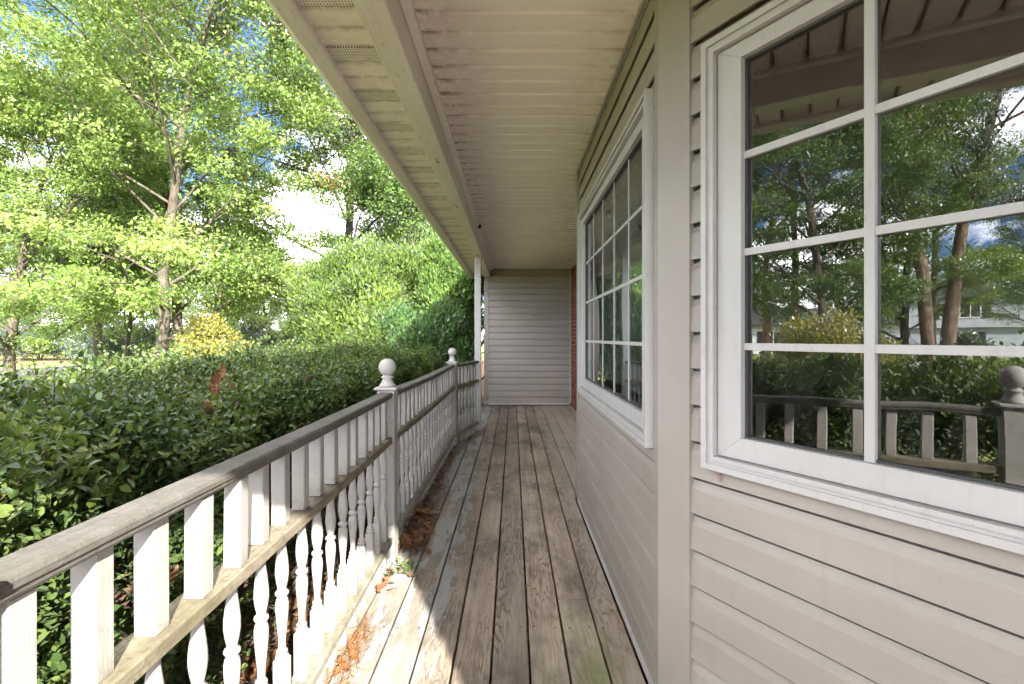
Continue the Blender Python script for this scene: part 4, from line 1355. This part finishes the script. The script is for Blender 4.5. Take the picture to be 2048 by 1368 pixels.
for i in range(70):
    y0 = HY0 + .2 + (HY1 - HY0 - .4) * (i + r.uniform(0, .9)) / 70
    x0 = r.uniform(-2.3, -1.45)
    for j in range(3):
        p_ = curve((x0 + r.normal(0, .05), y0 + r.normal(0, .05), GZ - .04), (r.normal(0, .35), r.normal(0, .35), 1), r.uniform(1.0, 1.5), 6, (r.normal(0, .3), r.normal(0, .3), 0), .14, r)
        tw.tube(p_, np.linspace(r.uniform(.008, .024), .004, 7), 5)
        for s_ in range(13):
            k = r.integers(1, 6)
            p2 = curve(p_[k], (r.normal(0, 1), r.normal(0, 1), r.uniform(.1, 1)), r.uniform(.25, .7), 3, (0, 0, .2), .16, r)
            tw.tube(p2, np.array([.0055, .004, .003, .002]), 3)
            for _ in range(2):
                p3 = curve(p2[r.integers(1, 3)], (r.normal(.4, 1), r.normal(0, 1), r.uniform(-.2, 1)), r.uniform(.15, .4), 2, (0, 0, .1), .16, r)
                tw.tube(p3, np.array([.003, .0022, .0014]), 3)
wv, wf = tw.get()
over = wv[:, 0] > -.95
wv[over, 0] = -.95 + (1 - np.exp(-(wv[over, 0] + .95) * 4)) * .10
quads_obj('stem', local(wv, hedge), wf, 'stem', hedge)

# ------------------------------------------------------------------ dead leaves
def oak_leaf_outline():
    # lobed leaf, length 1 along +y
    s = [(0, 0), (.05, .08), (.16, .14), (.12, .22), (.30, .30), (.16, .40), (.36, .55), (.17, .60), (.28, .76), (.10, .78), (.12, .90), (0, 1.0)]
    return s
OUT = oak_leaf_outline()
def dead_leaves(specs):
    """specs: (pos, yaw, pitch, roll, size, curl, var) -> one mesh of curled lobed leaves"""
    V, F, var = [], [], []
    for pos, yw, pt, rl, sz, cu, vr in specs:
        m_ = Matrix.Rotation(yw, 3, 'Z') @ Matrix.Rotation(pt, 3, 'X') @ Matrix.Rotation(rl, 3, 'Y')
        o = len(V)
        for x_, y_ in OUT:
            for sg in (0, 1, -1):
                xx = x_ * sg
                zz = cu * (xx * xx * 2.2 + (y_ - .5) ** 2 * .9) + .05 * math.sin(9 * y_ + 5 * xx)
                q_ = m_ @ Vector((xx * sz, (y_ - .5) * sz, zz * sz))
                V.append((pos[0] + q_.x, pos[1] + q_.y, pos[2] + q_.z))
        for i in range(len(OUT) - 1):
            a = o + i * 3
            F.append((a, a + 1, a + 4, a + 3)); F.append((a, a + 3, a + 5, a + 2))
            var += [vr, min(1, vr + .05)]
    return np.array(V), np.array(F), np.array(var)
ru = random.uniform
def litter_obj(name, specs, label=None, cat=None, group=None, kind=None):
    V, F, var = dead_leaves(specs)
    c = V.mean(0)
    o = quads_obj(name, V - c, F, 'dead_leaf', None, var, loc=tuple(c))
    return tag(o, label, cat, group, kind)
def heap(x0, x1, y0, y1, n_, hmax, s0=.05, s1=.11):
    sp = []
    for i in range(n_):
        y_ = ru(y0, y1); t_ = random.random() ** 1.6
        x_ = x0 + (x1 - x0) * t_
        sp.append(((x_, y_, .012 + ru(0, hmax) * (1 - t_)), ru(0, 6.3), ru(-.6, .6), ru(-.7, .7), ru(s0, s1), ru(.1, .9), ru(0, 1)))
    return sp
litter_obj('leaf_litter', heap(-.635, -.50, 2.80, 3.45, 110, .06, .04, .08) + heap(-.63, -.55, 3.4, 4.2, 30, .03, .03, .06) + heap(-.63, -.58, 4.2, 5.5, 30, .02, .03, .055) + heap(-.62, -.42, 5.6, 6.2, 30, .02, .03, .06), 'brown dead oak leaves piled along the foot of the railing', kind='stuff')
litter_obj('leaf_litter', heap(-.625, -.565, 1.78, 1.98, 9, .02, .035, .06) + heap(-.625, -.53, 2.32, 2.62, 16, .03, .03, .065) + heap(-.62, -.56, 1.4, 1.55, 6, .02, .03, .05), 'orange brown dead leaves under the sunlit foreground railing', kind='stuff')
# straw of pine needles between the dead leaves
def straw(x0, x1, y0, y1, n_, label, hmax=.025):
    r = rng
    P = np.stack([r.uniform(x0, x1, n_), r.uniform(y0, y1, n_), r.uniform(.006, hmax, n_)], 1)
    A = np.stack([r.normal(0, .6, n_), r.normal(0, 1, n_), r.normal(0, .15, n_)], 1)
    V, F = leaf_quads(P, A, np.array([[0, 0, 1.]]) + r.normal(0, .3, (n_, 3)), r.uniform(.05, .12, n_), r.uniform(.0015, .003, n_), 0)
    c = V.mean(0)
    tag(quads_obj('pine_straw', V - c, F, 'straw', None, r.uniform(0, 1, n_), loc=tuple(c)), label, kind='stuff')
straw(-.63, -.575, 1.45, 2.1, 420, 'orange pine straw gathered under the foreground railing')
straw(-.63, -.53, 2.8, 4.0, 500, 'brown pine straw in the leaf pile past the first post')
straw(X_MID - .06, X_MID - .03, 1.85, 2.35, 70, 'brown needles caught at the foot of the bay front wall', .01)
for i, (x_, y_, s_, lab) in enumerate([(-.47, 2.78, .085, 'brown curled leaf lying alone beside the first post'), (-.50, 2.50, .06, 'golden brown leaf in the sun beside the first post'),
                                  (.425, 2.18, .04, 'tiny rust leaf against the bay front wall'), (-.42, 3.9, .05, 'small orange leaf on the boards past the leaf pile')]):
    litter_obj('dead_leaf', [((x_, y_, .014), 1.1 * i + .4, .1, .15, s_, .35, .45 + .1 * i)], lab, 'leaf', 'single dead leaves on the porch')
# the leaf stuck under the sill of the near bay window
t_ = .225
q = Vector((X_MID + S30 * t_, Y_C - C30 * t_)) + Vector(nN) * .022
litter_obj('dead_leaf', [((q.x, q.y, .806), R(30), R(90), 1.2, .034, .3, .8)], 'small tan leaf stuck under the sill of the near bay window', 'leaf', 'single dead leaves on the porch')
# clusters of dead oak leaves caught in the hedge
for i, (px, py, Y, n_, sp, lab) in enumerate([(448, 785, 2.25, 12, .06, 'cluster of rusty dead oak leaves caught high in the hedge'), (240, 975, 1.58, 9, .045, 'tan dead oak leaves hanging in the hedge above the foreground rail'),
                                        (212, 892, 1.62, 4, .03, 'dark brown dead leaf deep in the hedge near the left edge'), (630, 770, 3.2, 4, .035, 'few rusty dead leaves in the hedge behind the first post'),
                                        (255, 1210, 1.52, 14, .09, 'brown dead leaves behind the foreground balusters'), (505, 1010, 2.2, 9, .08, 'brown dead leaves low in the hedge behind the spindles')]):
    X_ = at(px, Y); Z_ = CAM_H - (py - 675) / 1006 * Y
    o = empty('dead_leaf_cluster', (X_, Y, Z_))
    tag(o, lab, 'dead leaves', 'dead leaves caught in the hedge')
    for _ in range(n_):
        V, F, var = dead_leaves([((random.gauss(0, sp * .6), random.gauss(0, sp), random.gauss(0, sp * 1.1)), ru(0, 6.3), ru(.6, 1.9), ru(-.8, .8), ru(.045, .08), ru(.7, 2.2), ru(.0, .55))])
        quads_obj('leaf', V, F, 'dead_leaf', o, var)
# leaf litter on the soil below the hedge
sp = []
for i in range(1500):
    sp.append(((ru(-2.6, -.78), ru(-1.0, 6.5), GZ + ru(.005, .05)), ru(0, 6.3), ru(-.4, .4), ru(-.5, .5), ru(.07, .13), ru(.1, .8), random.random()))
litter_obj('ground_litter', sp, 'brown leaf litter on the soil under the hedge', kind='stuff')
# a weed sprouting through the deck edge by the first post
r = rng
n_ = 46
P = np.stack([r.normal(-.55, .035, n_), r.normal(2.56, .05, n_), r.uniform(.005, .05, n_)], 1)
A = np.stack([r.normal(0, 1, n_), r.normal(0, 1, n_), r.uniform(0, .7, n_)], 1)
V, F = leaf_ovate(P, A, np.array([[0, 0, 1.]]) + r.normal(0, .3, (n_, 3)), r.uniform(.016, .034, n_), r.uniform(.010, .018, n_))
c = V.mean(0)
tag(quads_obj('weed', V - c, F, 'hedge_leaf', None, np.repeat(r.uniform(.9, .97, n_), 2), loc=tuple(c)), 'small bright green weed sprouting at the foot of the first post', 'weed')

# ------------------------------------------------------------------ small fittings on the beam
def hook(px, py, X_, label):
    Y = X_ * 1006 / (px - 1026)
    Z_ = BZ
    o = MB()
    pts = [(0, 0, 0), (0, 0, -.014), (.006, 0, -.024), (.014, 0, -.022), (.016, 0, -.014)]
    o.tube(pts, .0022, 6)
    ob = o.build('cup_hook', 'dark_metal')
    ob.location = (X_, Y, Z_)
    tag(ob, label, 'hook', 'hooks under the porch beam')
hook(873, 318, -.455, 'small cup hook under the beam nearer the photographer')
hook(912, 415, -.455, 'small cup hook under the beam halfway to the roof column')
nest = MB().lathe([(.006, 0), (.008, -.012), (.028, -.018), (.034, -.03), (.030, -.045), (.018, -.058), (.006, -.064)], 10)
ob = nest.build('wasp_nest', 'dark_metal'); ob.location = (-.355, 5.35, CEIL - .001); ob.scale = (.6, .6, .8)
tag(ob, 'small dark wasp nest hanging where ceiling meets the beam', 'nest')

# ------------------------------------------------------------------ power lines and poles along the street
for i, (z_, lab) in enumerate([(6.75, 'topmost thin black power line seen through the left oak'), (6.25, 'middle thin black power line seen through the left oak'), (5.95, 'lowest thin black power line seen through the left oak')]):
    mb = MB()
    pts = []
    for y_ in np.linspace(-60, 110, 60):
        ph = ((y_ + 60) % 56.7) / 56.7
        pts.append((-24.2, y_, z_ + .55 * (4 * (ph - .5) ** 2 - .35)))
    mb.tube(pts, .016, 5)
    o = mb.build('power_line', 'wire'); tag(o, lab, 'cable', 'power lines along the street')
for i, (y_, lab) in enumerate([(-60, 'brown wooden utility pole farthest back along the street'), (-3.3, 'brown wooden utility pole mirrored between the oaks, nearest one'), (53.4, 'brown wooden utility pole far up the street behind the left oaks'), (110, 'brown wooden utility pole at the far end of the power lines')]):
    o = empty('utility_pole', (-24.2 + .12, y_, GZ))
    tag(o, lab, 'pole', 'utility poles along the street')
    MB().tube([(.14, 0, 0), (.14, 0, 4), (.14, 0, 8.4)], [.15, .13, .11], 10).build('shaft', 'bark', o)
    MB().box((-1.0, -.06, 7.75), (1.2, -.16 + .04, 7.87)).build('crossarm', 'bark', o)

# ------------------------------------------------------------------ houses
def far_house(name, loc, rz, parts, label):
    o = empty(name, loc, rz)
    tag(o, label, 'house')
    for kind, arg in parts:
        if kind == 'wall':
            lo, hi, mat = arg
            MB().box(lo, hi).build('wall', mat, o)
        elif kind == 'roof':
            x0, x1, y0, y1, z0, z1, hip = arg
            xm = (x0 + x1) / 2
            mb = MB()
            vs_ = [(x0, y0, z0), (x1, y0, z0), (x1, y1, z0), (x0, y1, z0), (xm, y0 + hip, z1), (xm, y1 - hip, z1), (x0, y0, z0 - .16), (x1, y0, z0 - .16), (x1, y1, z0 - .16), (x0, y1, z0 - .16)]
            mb.add(vs_, [(0, 1, 4), (1, 2, 5, 4), (2, 3, 5), (3, 0, 4, 5), (6, 7, 1, 0), (7, 8, 2, 1), (8, 9, 3, 2), (9, 6, 0, 3), (9, 8, 7, 6)])
            mb.build('roof', 'shingle', o)
        elif kind == 'window':                # on the +x face
            x_, y0, y1, z0, z1, cols, shut = arg
            fr_ = MB()
            for (a, b2, c_, d_) in ((y0, y1, z0, z0 + .08), (y0, y1, z1 - .08, z1), (y0, y0 + .08, z0 + .08, z1 - .08), (y1 - .08, y1, z0 + .08, z1 - .08)):
                fr_.box((x_ + .003, a, c_), (x_ + .07, b2, d_))
            for k in range(1, cols):
                ym = y0 + (y1 - y0) * k / cols
                fr_.box((x_ + .003, ym - .035, z0 + .08), (x_ + .06, ym + .035, z1 - .08))
            f_ = fr_.build('window', 'white_siding', o)
            MB().box((x_ + .002, y0 + .04, z0 + .04), (x_ + .03, y1 - .04, z1 - .04)).build('pane', 'dark_glass', f_)
            if shut:
                for ya in (y0 - .62, y1 + .08):
                    MB().box((x_ + .003, ya, z0 - .03), (x_ + .05, ya + .54, z1 + .03)).build('shutter', 'shutter', f_)
        elif kind == 'door':
            x_, y0, y1, z1, mat = arg
            d_ = MB().box((x_ + .003, y0, 0.05), (x_ + .06, y1, z1)).build('door', mat, o)
            if y1 - y0 > 2:
                for k in range(4):
                    MB().box((x_ + .061, y0 + .08, .12 + k * .55), (x_ + .075, y1 - .08, .60 + k * .55)).build('door_panel', mat, d_)
    return o
far_house('grey_house', (-57.5, -12.0, GZ), 0, [
    ('wall', ((-8, -3.8, 0), (0, 4.6, 2.55), 'grey_siding')), ('wall', ((-8.05, -4.0, 2.55), (.45, 4.8, 5.25), 'grey_siding')), ('roof', (-8.6, 1.0, -4.6, 5.4, 5.25, 7.0, 3.2)),
    ('wall', ((-8, 4.81, 0), (-.4, 19, 3.0), 'white_siding')), ('roof', (-8.6, .3, 5.0, 19.6, 3.0, 4.9, .3)),
    ('window', (.45, -.6, 2.4, 3.35, 4.75, 4, True)), ('window', (0, -.4, 1.4, .9, 2.1, 2, True)), ('window', (-.4, 8, 9.6, .9, 2.3, 2, True)), ('window', (-.4, 15.4, 17, .9, 2.3, 2, True)),
    ('door', (-.4, 11.5, 12.5, 2.1, 'shutter'))], 'grey two-storey house with dark shutters mirrored in the bay window')
far_house('white_house', (-53.0, 47, GZ), R(-35), [('wall', ((-6, -6, 0), (0, 6, 3.0), 'white_siding')), ('roof', (-6.6, .6, -6.5, 6.5, 3.0, 4.9, .2)),
    ('window', (0, -3.5, -2, 1, 2.2, 2, True)), ('window', (0, 2, 3.5, 1, 2.2, 2, True)), ('door', (0, -.5, .5, 2.1, 'shutter'))], 'white house with dark roof at the far left edge beyond the lawn')

# ------------------------------------------------------------------ parked car (mirrored in the window)
def car(loc, rz, label):
    o = empty('parked_car', loc, rz)
    tag(o, label, 'car')
    prof = [(-2.25, .42), (-2.3, .75), (-2.2, 1.02), (-2.05, 1.08), (-1.85, 1.62), (-1.6, 1.74), (.35, 1.74), (.65, 1.66), (1.2, 1.12), (2.0, 1.02), (2.28, .86), (2.32, .5), (2.25, .40)]
    mb = MB()
    n_ = len(prof)
    def ring_(s):
        out = []
        for x_, z_ in prof:
            w_ = .92 if z_ < 1.1 else .92 - .22 * (z_ - 1.1) / .64
            out.append((x_, s * w_, z_))
        return out
    vs_ = ring_(-1) + ring_(1)
    mb.add(vs_, [tuple(range(n_)), tuple(reversed(range(n_, 2 * n_)))] + [(i, n_ + i, n_ + (i + 1) % n_, (i + 1) % n_) for i in range(n_)])
    body = mb.build('body', 'car_paint', o)
    for s in (-1, 1):
        for a, b2, c_, d_ in ((-1.75, -1.0, -1.6, -1.0), (-.92, -.05, -.92, -.05), (.03, .95, .03, .55)):
            w0, w1 = .925, .75
            q_ = [(a, s * w0, 1.12), (b2, s * w0, 1.12), (d_, s * (w1), 1.64), (c_, s * (w1), 1.64)]
            MB().add(q_ + [(x_, y_ - s * .02, z_) for x_, y_, z_ in q_], [(0, 1, 2, 3), (7, 6, 5, 4), (0, 4, 5, 1), (1, 5, 6, 2), (2, 6, 7, 3), (3, 7, 4, 0)]).build('side_window', 'dark_glass', body)
        for xw in (-1.45, 1.45):
            wh = MB()
            wh.tube([(xw, s * .72, .34), (xw, s * .95, .34)], [.34, .34], 18, False)
            t_ = wh.build('wheel', 'tyre', o)
            MB().tube([(xw, s * .94, .34), (xw, s * .96, .34)], [.2, .19], 14, False).build('rim', 'concrete', t_)
        MB().box((2.22, s * .62 - .18, .72), (2.325, s * .62 + .18, .86)).build('headlight', 'white_siding', o)
        MB().box((-2.30, s * .72 - .1, .82), (-2.20, s * .72 + .1, 1.05)).build('tail_light', 'tail_light', o)
    MB().add([(.68, -.66, 1.66), (.68, .66, 1.66), (1.22, .84, 1.14), (1.22, -.84, 1.14), (.70, -.66, 1.68), (.70, .66, 1.68), (1.24, .84, 1.16), (1.24, -.84, 1.16)],
             [(0, 1, 2, 3), (7, 6, 5, 4), (0, 4, 5, 1), (1, 5, 6, 2), (2, 6, 7, 3), (3, 7, 4, 0)]).build('windscreen', 'dark_glass', body)
    return o
q = mir(1788, 36)
car((q.x, q.y, GZ), R(-60), 'white car parked on the driveway, mirrored beside the pine trunks')
